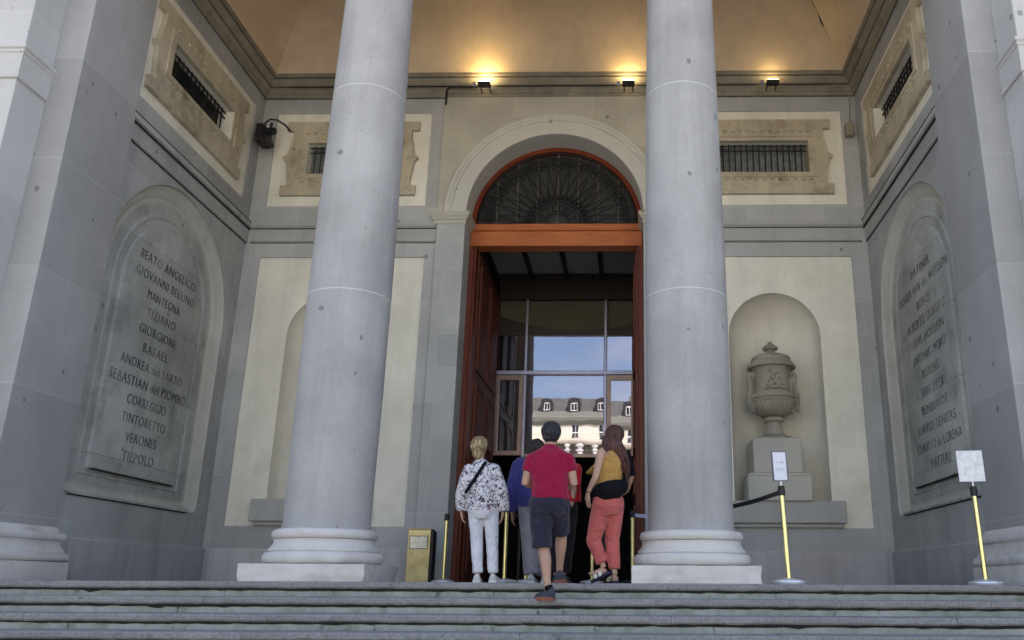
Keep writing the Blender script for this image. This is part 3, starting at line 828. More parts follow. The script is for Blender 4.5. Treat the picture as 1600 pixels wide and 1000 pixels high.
obj('door_post', bm, wood('door_post_wood', (.22, .043, .019), (.10, .019, .010), 'z', .42), dw)
# fanlight
bm = NB(); plate(bm, [(CX+1.52*math.cos(PI*i/40), DS+1.52*math.sin(PI*i/40)) for i in range(41)], [], lambda u, v, d: (u, YD+.14+d, v), 0, .02)
fl = obj('fanlight', bm, M['fanglass'], dw)
bm = NB()
for i in range(-3, 4):
    u = .38*i; h = math.sqrt(max(.01, 1.5**2-u*u)); box(bm, CX+u-.015, CX+u+.015, YD+.10, YD+.135, DS, DS+h)
obj('glazing_bars', bm, plain('worn_glazing_bar', (.10, .09, .075), .7), fl)
bm = NB(); yg = YD+.05
def P2(r, a): return (CX+r*math.cos(a), yg, DS+.02+r*math.sin(a))
for r, th in ((1.475, .014), (.50, .013), (.44, .010), (.22, .012)):
    loft(bm, [P2(r, PI*i/40) for i in range(41)], th, (0, 1, 0), 6)
nr = 18
for i in range(nr):
    a = PI*(i+.5)/nr
    d = PI/nr
    if i % 2: loft(bm, [P2(.33+.07*math.cos(2*PI*k/10), a+.2*math.sin(2*PI*k/10)) for k in range(11)], .009, (0, 1, 0), 5)
    loft(bm, [P2(.50, a-d*.45), P2(1.12, a+d*.45)], .009, (0, 1, 0), 5)
    loft(bm, [P2(.50, a+d*.45), P2(1.12, a-d*.45)], .009, (0, 1, 0), 5)
    # scrolls in the outer band
    for sg in (-1, 1):
        pts = []
        for k in range(15):
            q = k/14*2.6*PI; rr = .125*(1-k/17)
            cx_, cz_ = 1.29, sg*.062
            lr = cx_-rr*math.cos(q); la = cz_*1.0+sg*rr*.75*math.sin(q)
            pts.append(P2(lr, a+la/1.3))
        loft(bm, pts, .0095, (0, 1, 0), 5)
    loft(bm, [P2(1.12, a), P2(1.40, a), P2(1.47, a)], [.009, .009, .016], (0, 1, 0), 5)
    for sg in (-1, 1):
        pts = [P2(.50+.11*math.sin(PI*k/8), a+sg*d*.5*math.cos(PI*k/8)) for k in range(9)]
        loft(bm, pts, .008, (0, 1, 0), 5)
obj('grille', bm, M['iron'], fl, 40)
# door leaves folded back along the passage
for s in (-1, 1):
    xl = CX+s*1.44; y0, y1 = YD+.28, 17.38
    xa, xb = min(xl, xl+s*.07), max(xl, xl+s*.07)
    bm = NB(); box(bm, xa, xb, y0, y1, F+.02, 5.95, .004)
    dl = obj('door_leaf', bm, M['redwood'], dw)
    bm = NB(); xf = xl
    for (z0, z1) in ((.25, 1.35), (1.55, 2.15), (2.35, 3.55), (3.75, 5.75)):
        for u0, u1 in ((y0+.16, (y0+y1)/2-.08), ((y0+y1)/2+.08, y1-.16)):
          mp = lambda u, v, d, xf=xf, s=s: (xf-s*d, u, v)
          for pr, ins in ((.028, 0), (.02, .05)):
            plate(bm, rect(u0+ins, u1-ins, z0+ins, z1-ins), [rect(u0+ins+.04, u1-ins-.04, z0+ins+.04, z1-ins-.04)], mp, pr, -.01)
          rr = rect(u0+.14, u1-.14, z0+.14, z1-.14); r2 = rect(u0+.20, u1-.20, z0+.20, z1-.20)
          loops_loft(bm, [(rr, .0), (r2, .03)], mp)
    obj('panel_moulding', bm, M['redwood'], dl)
# passage beyond: walls, coffered ceiling
bm = NB()
for s in (-1, 1):
    a, b = CX+s*1.52, CX+s*2.0
    box(bm, min(a, b), max(a, b), YD+.26, 17.7, F-.01, 6.6)
box(bm, CX-1.6, CX+1.6, YD+.26, 17.7, 6.42, 6.6)
box(bm, CX-1.6, CX+1.6, YD+.25, YD+.30, 6.0, 6.42)
obj('passage_lining', bm, M['darkwood'], dw)
bm = NB()
for i in range(5):
    x = CX-1.5+.75*i; box(bm, x-.045, x+.045, YD+.3, 17.4, 6.36, 6.419)
for y in (15.75, 17.2): box(bm, CX-1.5, CX+1.5, y-.05, y+.05, 6.365, 6.418)
obj('ceiling_beam', bm, M['dark'], dw)
bm = NB(); box(bm, CX-1.5, CX+1.5, YD+.31, 17.4, 6.41, 6.416); obj('ceiling_panel', bm, plain('grey_ceiling_board', (.26, .28, .255), .7), dw)

# ------------------------------------------------------------------ glazed entrance screen
YG = 17.5
sc = thing('entrance_screen', 'glazed entrance screen deep in the doorway, reflecting sky and a building across the street', 'glass screen', (CX, YG, F))
XA, XB_, XC, XD = CX-1.50, CX-.84, CX+.84, CX+1.50
bm = NB()
for x in (XA, XB_, XC, XD): box(bm, x-.03, x+.03, YG-.06, YG+.06, 2.53, 5.924, .006)
for z, h in ((4.30, .045),): box(bm, XA+.036, XD-.036, YG-.075, YG+.05, z-h, z+h, .01)
obj('mullion', bm, M['alu'], sc)
for x in (XA, XB_, XC, XD):
    bm = NB(); box(bm, x-.03, x+.03, YG-.06, YG+.06, F, 2.528, .006); obj('door_post', bm, M['darkwood'], sc)
bm = NB(); box(bm, XA+.036, XD-.036, YG-.05, YG+.05, 5.925, 6.42); obj('head_board', bm, M['darkwood'], sc)
# added curved rail imitating a dark reflection between added olive panel and main panes
bm = NB()
def vz(u): return 5.24+.22*((u-CX-.25)/1.4)**2
us = [XA+.036+(XD-XA-.072)*i/24 for i in range(25)]
top = [(u, vz(u)) for u in us]; plate(bm, [(us[0], 5.13), (us[-1], 5.13)]+top[::-1], [], lambda u, v, d: (u, YG+d, v), -.03, .03)
obj('added_curved_rail', bm, M['darkwood'], sc)
bm = NB(); plate(bm, [(us[0]+.02, 5.16)]+[(us[-1]-.02, 5.16), (us[-1]-.02, 5.92), (us[0]+.02, 5.92)], [], lambda u, v, d: (u, YG+d, v), .05, .07); obj('added_olive_panel', bm, M['olive'], sc)  # added olive panel fills the top of the screen with one dull tone
def pane(x0, x1, z0, z1, tilt=0, yaw=0):
    bm = NB(); h = (z1-z0)/2; wd = (x1-x0)/2
    vs = [bm.verts.new(v) for v in ((-wd, 0, -h), (wd, 0, -h), (wd, 0, h), (-wd, 0, h))]; bm.faces.new(vs)
    rx = Matrix.Rotation(tilt, 3, 'X') @ Matrix.Rotation(yaw, 3, 'Z')
    for v in bm.verts: v.co = rx @ v.co + Vector(((x0+x1)/2, YG, (z0+z1)/2))
    obj('pane', bm, M['glass'], sc, recalc=False)
pane(XA+.036, XB_-.036, 4.346, 5.13); pane(XB_+.036, XC-.036, 4.346, 5.13); pane(XC+.036, XD-.036, 4.346, 5.13)
pane(XB_+.036, XC-.036, 2.60, 4.254); pane(XA+.12, XB_-.12, 2.66, 4.15); pane(XC+.12, XD-.12, 2.66, 4.15, math.radians(-.16))
for a, b in ((XA+.036, XB_-.036), (XC+.036, XD-.036)):
    bm = NB(); plate(bm, rect(a, b, 2.57, 4.25), [rect(a+.085, b-.085, 2.66, 4.15)], lambda u, v, d: (u, YG+d, v), -.05, .04)
    obj('side_frame', bm, M['bronze'], sc)
bm = NB(); box(bm, XB_+.036, XC-.036, YG-.05, YG+.04, 2.53, 2.60, .005); obj('bottom_rail', bm, M['bronze'], sc)
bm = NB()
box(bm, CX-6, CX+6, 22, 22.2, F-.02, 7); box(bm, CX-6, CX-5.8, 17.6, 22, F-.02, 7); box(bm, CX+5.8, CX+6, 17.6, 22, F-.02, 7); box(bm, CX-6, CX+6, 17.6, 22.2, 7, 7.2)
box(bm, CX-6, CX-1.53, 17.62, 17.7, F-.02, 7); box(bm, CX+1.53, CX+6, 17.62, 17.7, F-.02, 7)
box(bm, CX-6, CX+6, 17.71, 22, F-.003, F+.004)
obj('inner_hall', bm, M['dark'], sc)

# ------------------------------------------------------------------ urn on its pedestal
t = thing('stone_pedestal', 'stepped grey stone pedestal standing in the right niche under the urn', 'pedestal', (NC_R-.10, 14.2, NZ0))
ux, uy = 2.46, YB+.23
bm = NB(); px_ = 2.435; yf = 13.90
box(bm, px_-.51, px_+.51, yf, yf+.86, NZ0-.002, 1.735, .012); box(bm, px_-.49, px_+.49, yf+.02, yf+.84, 1.737, 1.785, .015, 2)
obj('foot_block', bm, M['pedestal'], t)
bm = NB(); box(bm, px_-.395, px_+.395, yf+.06, yf+.80, 1.787, 2.36, .02); plate(bm, rect(px_-.345, px_+.345, 1.84, 2.31), [rect(px_-.33, px_+.33, 1.855, 2.295)], lambda u, v, d: (u, yf+.055+d, v), 0, .01)
obj('block', bm, M['pedestal'], t)
t = thing('stone_urn', 'carved stone urn with lid, knob and curled handles in the right niche', 'urn', (ux, uy, 2.365))
UZ = 0
def UP(l): return [(r, z) for r, z in l]
bm = NB(); lathe(bm, UP([(.30, 2.312), (.30, 2.345), (.27, 2.36), (.20, 2.385), (.165, 2.41)]), ux, uy, 48); lathe(bm, UP([(.165, 2.405), (.135, 2.45), (.115, 2.52), (.11, 2.58), (.12, 2.60)]), ux, uy, 96, lambda a, z: 1+.03*math.cos(20*a))
lathe(bm, UP([(.12, 2.60), (.155, 2.615), (.165, 2.645), (.15, 2.675), (.12, 2.685)]), ux, uy, 48); obj('foot', bm, M['urn'], t, 35)
bm = NB(); lathe(bm, UP([(.11, 2.685), (.19, 2.70), (.265, 2.745), (.32, 2.81), (.345, 2.88), (.352, 2.94), (.34, 2.965)]), ux, uy, 128, lambda a, z: 1+.05*abs(math.cos(14*a))-.03); obj('bowl', bm, M['urn'], t, 50)
bm = NB(); lathe(bm, UP([(.34, 2.965), (.365, 2.975), (.37, 3.02), (.36, 3.045), (.30, 3.06), (.285, 3.10), (.28, 3.25), (.29, 3.38), (.305, 3.46), (.31, 3.50)]), ux, uy, 64); obj('neck', bm, M['urn'], t, 35)
bm = NB(); lathe(bm, UP([(.31, 3.49), (.385, 3.475), (.395, 3.49), (.39, 3.515), (.345, 3.57), (.315, 3.60), (.32, 3.63), (.30, 3.665), (.24, 3.695), (.15, 3.715), (.085, 3.725), (.072, 3.75), (.07, 3.785), (.115, 3.80), (.128, 3.82), (.12, 3.845), (.075, 3.88), (.045, 3.90), (.03, 3.93), (.008, 3.945)]), ux, uy, 64)
obj('lid', bm, M['urn'], t, 35)
for s in (-1, 1):
    bm = NB()
    H = [(.27, 3.36), (.30, 3.40), (.345, 3.40), (.375, 3.36), (.375, 3.28), (.345, 3.20), (.352, 3.12), (.375, 3.05), (.385, 2.97), (.37, 2.88), (.335, 2.80), (.29, 2.75)]
    loft(bm, [(ux+s*a, uy-.05, z+UZ) for a, z in H], [.024, .026, .028, .026, .024, .028, .036, .044, .046, .042, .034, .026], (0, 1, 0), 10)
    loft(bm, [(ux+s*(.305+.035*math.cos(k*.7)*(1-k/14)), uy-.06, 3.345+UZ+.035*math.sin(k*.7)*(1-k/14)) for k in range(11)], .016, (0, 1, 0), 8)
    for k in range(6): blob(bm, (ux+s*(.33+.05*random.random()), uy-.10-.05*random.random(), 3.0+UZ-.045*k), (.035, .03, .03), 8, 6)
    obj('handle', bm, M['urn'], t, 50)
bm = NB()
def onurn(a, z, r, s=(.03, .025, .04)): blob(bm, (ux+r*math.sin(a), uy-r*math.cos(a), z+UZ), s, 10, 7)
for (a, z, sx, sz) in ((0, 3.33, .028, .034), (-.08, 3.28, .05, .04), (.12, 3.36, .03, .02), (-.2, 3.40, .018, .03), (.02, 3.22, .05, .05), (.18, 3.20, .05, .05), (-.17, 3.18, .04, .05), (.3, 3.17, .035, .04), (-.32, 3.16, .035, .05), (.1, 3.13, .08, .03), (-.12, 3.12, .08, .03), (.42, 3.12, .05, .025), (-.45, 3.12, .05, .03), (.24, 3.26, .026, .03), (-.27, 3.24, .024, .03)):
    onurn(a, z, .292, (sx*.9, .042, sz*.95))
obj('relief', bm, M['urn'], t, 60)
bm = NB()
for k in range(14):
    a = -1.1+2.2*k/13; onurn(a, 2.93-.05*math.cos(a*1.2)**2*0, .352, (.03, .018, .02))
obj('garland', bm, M['urn'], t, 60)
for ch in t.children:                                     # carve at 1:1, then bring the urn to its true size
    for v in ch.data.vertices:
        v.co = Vector((ux+(v.co.x-ux)*1.055, uy+(v.co.y-uy)*1.055, 2.365+(v.co.z-2.312)*1.06))

# ------------------------------------------------------------------ rope-barrier posts, signs, bin
def stanchion(x, y, label, h=1.0, lean=(0, 0), base='steel', belt=None, beltmat='black'):
    t = thing('barrier_post', label, 'barrier post', (x, y, F), 'belt barrier posts', world=False)
    bm = NB(); lathe(bm, [(.165, .0), (.172, .018), (.165, .034), (.10, .048), (.03, .06)], 0, 0, 40); obj('base', bm, M[base], t, 35)
    lx, ly = lean
    bm = NB(); loft(bm, [(0, 0, .02), (lx*.5, ly*.5, h*.5), (lx*.97, ly*.97, h*.92)], .026, (1, 0, 0), 20); obj('post', bm, M['brass'], t, 40)
    bm = NB(); loft(bm, [(lx*.93, ly*.93, h-.10), (lx*.93, ly*.93, h-.095), (lx, ly, h-.01), (lx, ly, h)], [.030, .037, .037, .028], (1, 0, 0), 20)
    obj('belt_head', bm, M['black'], t, 40)
    if belt:
        bx, by, bz = Vector(belt)-Vector((x, y, F))
        z0 = h-.065
        d = Vector((bx-lx, by-ly)).normalized(); nrm = Vector((-d.y, d.x))*.0015
        bm = NB(); rows = []
        for i in range(13):
            s = i/12; sag = -.03*math.sin(PI*s)
            p = Vector((lx+d.x*.036+(bx-lx)*s, ly+d.y*.036+(by-ly)*s, z0+(bz-z0)*s+sag))
            rows.append([bm.verts.new((p.x+nrm.x*q, p.y+nrm.y*q, p.z+r)) for q, r in ((1, -.024), (1, .024), (-1, .024), (-1, -.024))])
        for a_, b_ in zip(rows, rows[1:]):
            for i in range(4): bm.faces.new((a_[i], a_[(i+1) % 4], b_[(i+1) % 4], b_[i]))
        bm.faces.new(rows[0]); bm.faces.new(rows[-1][::-1])
        obj('belt', bm, M[beltmat], t)
    return t
S1 = (1.645, 9.17); S2 = (3.64, 9.17)
stanchion(*S1, 'brass barrier post carrying the arrow notice, black belt stretched from it', .99, (-.03, 0), belt=(1.02, 10.6, .93))
stanchion(*S2, 'brass barrier post by the right pier, carrying the blank worn sheet', .99, (-.015, 0))
stanchion(-2.70, 13.0, 'brass barrier post between the metal bin and the door', .99)
stanchion(-1.60, 11.5, 'brass barrier post just right of the woman in white trousers', .99, belt=(-1.36, 12.5, .92))
stanchion(-1.44, 12.5, 'brass barrier post partly behind the grey trousers, left of them', .99)
stanchion(-1.475, 11.6+1.6, 'brass barrier post deeper in shade between white and grey trousers', .99, base='black')
stanchion(-.52, 12.8, 'brass barrier post seen beside the coral trousers in the dark doorway', .99)
stanchion(.06, 12.3, 'barrier post with lilac grey belt behind the coral trousers and right column', .99, base='black', belt=(1.0, 12.2, .97), beltmat='beltgrey')

def sign(name, x, y, z, wd, ht, lab, cat, frame, rot, tilt):
    t = thing(name, lab, cat, (x, y, z), world=False)
    t.rotation_euler = (0, tilt, rot)
    bm = NB(); box(bm, -wd/2+.008, wd/2-.008, -.004, .004, .02, ht-.008); obj('sheet', bm, M['paper'] if frame else M['worn'], t)
    if frame:
        bm = NB(); plate(bm, rect(-wd/2, wd/2, .01, ht), [rect(-wd/2+.010, wd/2-.010, .02, ht-.010)], lambda u, v, d: (u, d, v), -.009, .009, True); obj('frame', bm, M['signframe'], t)
        bm = NB()
        def stroke(pts, r=.0035): loft(bm, [(a, -.0045, b) for a, b in pts], (r), (0, 1, 0), 6)
        stroke([(-.045, ht*.64), (.045, ht*.64)]); stroke([(.022, ht*.64+.022), (.046, ht*.64), (.022, ht*.64-.022)]); obj('printed_arrow', bm, M['ink'], t); bm = NB()
        for k, zz in enumerate((ht*.44, ht*.40, ht*.36)):
            for a, b in ((-.05, -.02), (-.012, .018), (.026, .05)): stroke([(a, zz), (b-.004*k, zz)], .0025)
        obj('printed_lines', bm, M['ink'], t)
    else:
        bm = NB(); plate(bm, rect(-wd/2, wd/2, .012, ht), [rect(-wd/2+.014, wd/2-.014, .026, ht-.014)], lambda u, v, d: (u, d, v), -.007, .007, True); obj('frame', bm, M['paper'], t)
    bm = NB(); loft(bm, [(0, 0, -.035), (0, 0, .015)], .008, (1, 0, 0), 10); obj('stem', bm, M['steel'], t, 40)
def worn():
    m = NT('worn_laminated_sheet'); co = m.coords()
    c = m.mix(m.ramp(m.noise(co, 14, 5, .7), .42, .62), (.80, .80, .79), (.60, .61, .60))
    return m.fin(c, .35)
M['worn'] = worn(); M['signframe'] = plain('dark_blue_grey_frame', (.12, .12, .17), .4)
sign('notice', S1[0]-.03, S1[1], F+1.03, .175, .325, 'white framed notice with a small grey arrow, on the post by the urn niche', 'sign', True, math.radians(18), math.radians(-2))
sign('notice', S2[0]-.015, S2[1], F+1.03, .265, .335, 'blank worn white sheet on top of the far right barrier post', 'sign', False, math.radians(-4), math.radians(-1))

t = thing('metal_bin', 'brass coloured metal bin with a small plate, standing left of the door', 'bin', (-3.165, 13.4, F))
bm = NB(); box(bm, -3.34, -2.99, 13.3, 13.56, F, .835, .006); obj('body', bm, M['brassdull'], t)
bm = NB(); plate(bm, rect(-3.31, -3.03, .55, .745), [rect(-3.30, -3.04, .56, .735)], lambda u, v, d: (u, 13.3+d, v), -.006, .004); obj('plate_rim', bm, M['black'], t)
bm = NB(); box(bm, -3.30, -3.04, 13.297, 13.302, .56, .735); blob(bm, (-3.17, 13.295, .65), (.02, .006, .016), 10, 6); obj('plate', bm, plain('grey_brass_plate', (.42, .42, .38), .4, .8, .25, 12), t)
bm = NB(); box(bm, -3.345, -2.985, 13.295, 13.565, .836, .852, .004); obj('lid', bm, M['brassdull'], t)
bm = NB(); box(bm, -2.985, -2.955, 13.32, 13.56, F, .82, .004); obj('side_panel', bm, M['black'], t)
# ------------------------------------------------------------------ the building across the street (seen in the glass)
KB = 140/75.; YS = 2*YG-140
hb = thing('street_building', 'cream building with grey mansard roof and dormers, reflected in the entrance glass', 'building', (-8, YS, gz))
def bz(z): return (z+.0)*KB
def bxx(x): return x*KB
bX0, bX1 = -46., 34.
zc = bz(14.05)
M['bcream'] = plain('cream_facade_paint', (.80, .76, .62), .8, 0, .06, .3)
M['slatedark'] = plain('dark_lead', (.028, .028, .028), .7)
M['slate'] = plain('dark_slate', (.085, .088, .08), .7, 0, .15, .8)
M['zinc'] = plain('zinc_gutter', (.21, .215, .185), .6, 0, .1)
M['stonegrey'] = plain('grey_loggia_wall', (.20, .19, .165), .8, 0, .15)
M['bwin'] = plain('dark_house_glass', (.03, .035, .045), .2)
M['bwhite'] = plain('white_window_frame', (.75, .74, .70), .6, 0, .03)
bm = NB(); box(bm, bX0, bX1, YS-14, YS, bz(11.95), zc-.9); box(bm, bX0, bX1, YS-14, YS-.9, gz, bz(11.94)); obj('wall', bm, M['bcream'], hb)
bm = NB()
mz0, mz1 = bz(14.75), bz(16.27)
v = [bm.verts.new(p) for p in ((bX0, YS-.3, mz0), (bX1, YS-.3, mz0), (bX1, YS-2.0, mz1), (bX0, YS-2.0, mz1), (bX1, YS-14, mz1+.6), (bX0, YS-14, mz1+.6))]
bm.faces.new(v[:4]); bm.faces.new((v[3], v[2], v[4], v[5])); roof = obj('roof', bm, M['slate'], hb)
bm = NB(); sweep(bm, [(bX1, YS), (bX0, YS)], [(-.3, zc-.9), (.1, zc-.9), (.15, zc-.5), (.6, zc-.2), (.7, zc+.3), (.3, zc+.5), (.25, mz0+.02), (-.4, mz0+.06)]); obj('cornice', bm, M['zinc'], hb)
bm = NB(); sweep(bm, [(bX1, YS), (bX0, YS)], [(-.9, bz(11.95)), (.5, bz(11.97)), (.6, bz(12.08)), (.75, bz(12.12)), (.8, bz(12.24)), (.0, bz(12.26))]); obj('balcony_slab', bm, M['bcream'], hb)
bm = NB(); box(bm, bX0, bX1, YS-.92, YS-.88, bz(10.6), bz(11.93)); obj('loggia_wall', bm, M['stonegrey'], hb)
dsp = 2.455*KB
rb = random.Random(3)
for i in range(-5, 6):
    x = bxx(-4.80)+dsp*i
    if not (-32 < x < 18): continue
    bm = NB(); w_ = .80*KB
    # dormer: dark cheeks and hood, arched head
    n = 12
    outl = [(x-w_*.72, mz0+.06), (x+w_*.72, mz0+.06)]+[(x+w_*.72*math.cos(PI*k/n), bz(15.70)+w_*.42*math.sin(PI*k/n)) for k in range(n+1)]
    plate(bm, outl, [[(x-w_*.38, mz0+.12), (x+w_*.38, mz0+.12)]+[(x+w_*.38*math.cos(PI*k/n), bz(15.50)+w_*.2*math.sin(PI*k/n)) for k in range(n+1)]], lambda u, v, d: (u, YS+d, v), .35, -2.3)
    d = obj('dormer', bm, M['slatedark'], hb)
    bm = NB(); plate(bm, rect(x-w_*.38, x+w_*.38, mz0+.12, bz(15.62)), [rect(x-w_*.38+.10, x-.05, mz0+.25, bz(15.5)), rect(x+.05, x+w_*.38-.10, mz0+.25, bz(15.5))], lambda u, v, d: (u, YS+d, v), .28, .18); obj('window_frame', bm, M['bwhite'], d)
    bm = NB(); box(bm, x-w_*.36, x+w_*.36, YS+.10, YS+.14, mz0+.13, bz(15.6)); obj('pane', bm, M['bwin'], d)
    # window of the white storey
    bm = NB(); xw = x+.15*KB; a0, a1 = bz(12.3), bz(13.62)
    plate(bm, rect(xw-.36*KB, xw+.36*KB, a0, a1), [rect(xw+q*.17*KB-.14*KB, xw+q*.17*KB+.14*KB, a0+p*(a1-a0)/2+.12, a0+(p+1)*(a1-a0)/2-.10) for q in (-1, 1) for p in (0, 1)], lambda u, v, d: (u, YS+d, v), .06, .012); wv = obj('window', bm, M['bwhite'], hb)
    bm = NB(); box(bm, xw-.35*KB, xw+.35*KB, YS+.003, YS+.011, a0+.05, a1-.05); obj('pane', bm, M['bwin'], wv)
    for q in (-.9, .9):
        bm = NB(); xc_ = x+q*.62*KB
        lathe(bm, [(.42, bz(10.6)), (.42, bz(11.15)), (.30, bz(11.2)), (.62, bz(11.36)), (.62, bz(11.45)), (.34, bz(11.5)), (.34, bz(11.62)), (.60, bz(11.72)), (.60, bz(11.86)), (.3, bz(11.94))], xc_, YS+.05, 14)
        obj('carved_bracket', bm, M['bwhite'], hb, 35)
bm = NB()
for z in (bz(12.30), bz(12.72)): box(bm, bX0, bX1, YS+.70, YS+.74, z-.02, z+.02)
x = -30.
while x < 16: box(bm, x, x+.02, YS+.705, YS+.735, bz(12.30)+.021, bz(12.72)-.021); x += .24
obj('balcony_rail', bm, plain('pale_iron_rail', (.42, .41, .36), .6), hb)
bm = NB()
for x in (.2, 1.3): box(bm, x, x+.7, YS-6, YS-5, mz1, mz1+1.7)
obj('chimney', bm, M['stonegrey'], roof)
# ------------------------------------------------------------------ people
def remesh(bm, voxel, smooth=3, wr=None, seed=0):
    """fuse the shapes in bm into one continuous skin and return it as a bmesh"""
    bmesh.ops.recalc_face_normals(bm, faces=bm.faces)
    me = bpy.data.meshes.new('tmp'); bm.to_mesh(me); bm.free()
    o = bpy.data.objects.new('tmp', me); C.objects.link(o)
    md = o.modifiers.new('r', 'REMESH'); md.mode = 'VOXEL'; md.voxel_size = voxel; md.adaptivity = 0
    if smooth:
        ms = o.modifiers.new('s', 'SMOOTH'); ms.factor = .5; ms.iterations = smooth
    dg = bpy.context.evaluated_depsgraph_get()
    m2 = bpy.data.meshes.new_from_object(o.evaluated_get(dg))
    bpy.data.objects.remove(o); bpy.data.meshes.remove(me)
    b = bmesh.new(); b.from_mesh(m2); bpy.data.meshes.remove(m2)
    if wr:
        b.normal_update()
        amp, sx, sz = wr
        off = Vector((seed*3.7, seed*1.3, seed))
        ds = []
        for v in b.verts:
            p = Vector((v.co.x*sx, v.co.y*sx, v.co.z*sz+v.co.x*sx*.5))+off
            q = noise.noise(p)
            ds.append(amp*1.2*q+amp*.5*(1-3*math.sqrt(q*q+.02)))
        for v, d_ in zip(b.verts, ds): v.co += v.normal*d_
        bmesh.ops.smooth_vert(b, verts=b.verts, factor=.5, use_axis_x=True, use_axis_y=True, use_axis_z=True)
    return b
def skin_mat(name, col):
    m = NT(name); co = m.coords()
    c = m.mix(m.ramp(m.noise(co, 9, 4), .3, .7), mul(col, .9), (col[0]*1.08, col[1]*1.02, col[2]))
    m.b.inputs['Subsurface Weight'].default_value = .08; m.b.inputs['Subsurface Radius'].default_value = (.02, .008, .004)
    return m.fin(c, .55, None, 0, .35)
def cloth(name, col, var=.10, sc=16, rough=.9, weave=500, fold=.6):
    m = NT(name); co = m.coords()
    c = m.mix(m.ramp(m.noise(co, sc, 4, .6), .3, .7), mul(col, 1-var), mul(col, 1+var))
    m.b.inputs['Sheen Weight'].default_value = .15
    fo = m.noise(m.scaled(co, (1, 1, .55)), 13, 2, .45, 1.2)
    n1 = m.bump(m.ramp(fo, .3, .7), fold, .03)
    return m.fin(c, rough, m.bump(m.noise(co, weave, 2), .12, .002, n1), 0, .15)
def hairmat(name, c0, c1, c2=None, sc=(70, 70, 4)):
    m = NT(name); co = m.coords()
    g = m.noise(m.scaled(co, sc), 1, 4, .7, .3)
    c = m.mix(m.ramp(g, .40, .60), mul(c0, .8), mul(c1, 1.25))
    if c2: c = m.mix(m.ramp(m.noise(m.scaled(co, (38, 38, 3)), 1, 3, .6, .5), .52, .62), c, c2)
    return m.fin(c, .42, m.bump(g, 1.0, .02), 0, .45)
def V3(*a): return Vector(a)
def hand(bm, wr, d, side, palm_n, L=.18, curl=.35):
    """palm and five bent fingers; d = direction of the fingers, palm_n = palm normal, side = towards the thumb"""
    d = d.normalized(); side = (side-d*side.dot(d)).normalized(); pn = d.cross(side)
    if pn.dot(palm_n) < 0: pn = -pn
    k = L/.18
    loft(bm, [wr-d*.01, wr+d*.02*k, wr+d*.05*k, wr+d*.092*k], [(.026*k, .019*k), (.032*k, .018*k), (.041*k, .016*k), (.040*k, .013*k)], side, 12)
    for i, (off, ln) in enumerate(((.029, .070), (.010, .080), (-.010, .074), (-.029, .058))):
        p = wr+d*.085*k+side*off*k; q = d.copy(); pts = [p]
        for j, f in enumerate((.45, .32, .25)):
            a = curl*(.7+.5*j)*(1+.12*i); q = (q*math.cos(a*.7)+pn*math.sin(a*.7)).normalized()
            p = p+q*ln*k*f; pts.append(p)
        loft(bm, pts, [.0095*k, .0092*k, .0085*k, .0065*k], side, 8)
    p = wr+d*.028*k+side*.028*k
    loft(bm, [p, p+(side*.55+d*.65+pn*.15).normalized()*.035*k, p+(side*.55+d*.65+pn*.15).normalized()*.035*k+(d*.9+side*.12+pn*.3).normalized()*.035*k], [.013*k, .011*k, .008*k], pn, 8)
def limb(bm, a, b, c, ra, rb, rc, ref=(1, 0, 0)):
    a, b, c = Vector(a), Vector(b), Vector(c)
    loft(bm, [a, a.lerp(b, .35), a.lerp(b, .75), b, b.lerp(c, .25), b.lerp(c, .6), c], [ra, ra*.98, (ra+rb)*.48, rb, rb*1.05, (rb+rc)*.5, rc], ref, 14)
def sub(a, b, c, t0, t1):
    """point list along the two-bone limb a-b-c between arc fractions"""
    a, b, c = Vector(a), Vector(b), Vector(c); l1 = (b-a).length; L = l1+(c-b).length
    def at(t):
        s = t*L
        return a.lerp(b, s/l1) if s <= l1 else b.lerp(c, (s-l1)/(L-l1))
    ts = sorted({t0, t1, *(x for x in (l1/L,) if t0 < x < t1), *(t0+(t1-t0)*i/5 for i in range(1, 5))})
    return [at(t) for t in ts], ts
def head(bm, c, f, up, k=1.0):
    """skull, jaw, nose, ears; f = facing"""
    f = f.normalized(); up = (up-f*up.dot(f)).normalized(); s = f.cross(up)
    rot = Matrix((s, f, up)).transposed()
    blob(bm, c+up*.025*k-f*.008*k, (.074*k, .092*k, .095*k), 20, 14, rot)
    blob(bm, c-up*.045*k+f*.026*k, (.056*k, .064*k, .068*k), 16, 12, rot)
    loft(bm, [c+f*.085*k+up*.02*k, c+f*.105*k-up*.02*k, c+f*.088*k-up*.028*k], [.007*k, .014*k, .009*k], s, 8)
    for q in (-1, 1): blob(bm, c+s*q*.077*k-f*.004*k-up*.012*k, (.010*k, .019*k, .030*k), 10, 8, rot)
    blob(bm, c+f*.082*k-up*.057*k, (.022*k, .012*k, .008*k), 10, 6, rot)
    return s
def grow(t, k=1.022):
    t.scale = (k, k, k)
def face(par, c, f, up, k=1.0):
    f = f.normalized(); up = (up-f*up.dot(f)).normalized(); s = f.cross(up)
    for q in (-1, 1):
        bm = NB(); blob(bm, c+f*.083*k+s*q*.031*k+up*.002*k, (.010*k, .007*k, .006*k), 10, 6); obj('eye', bm, M['blackcloth'], par, 60)
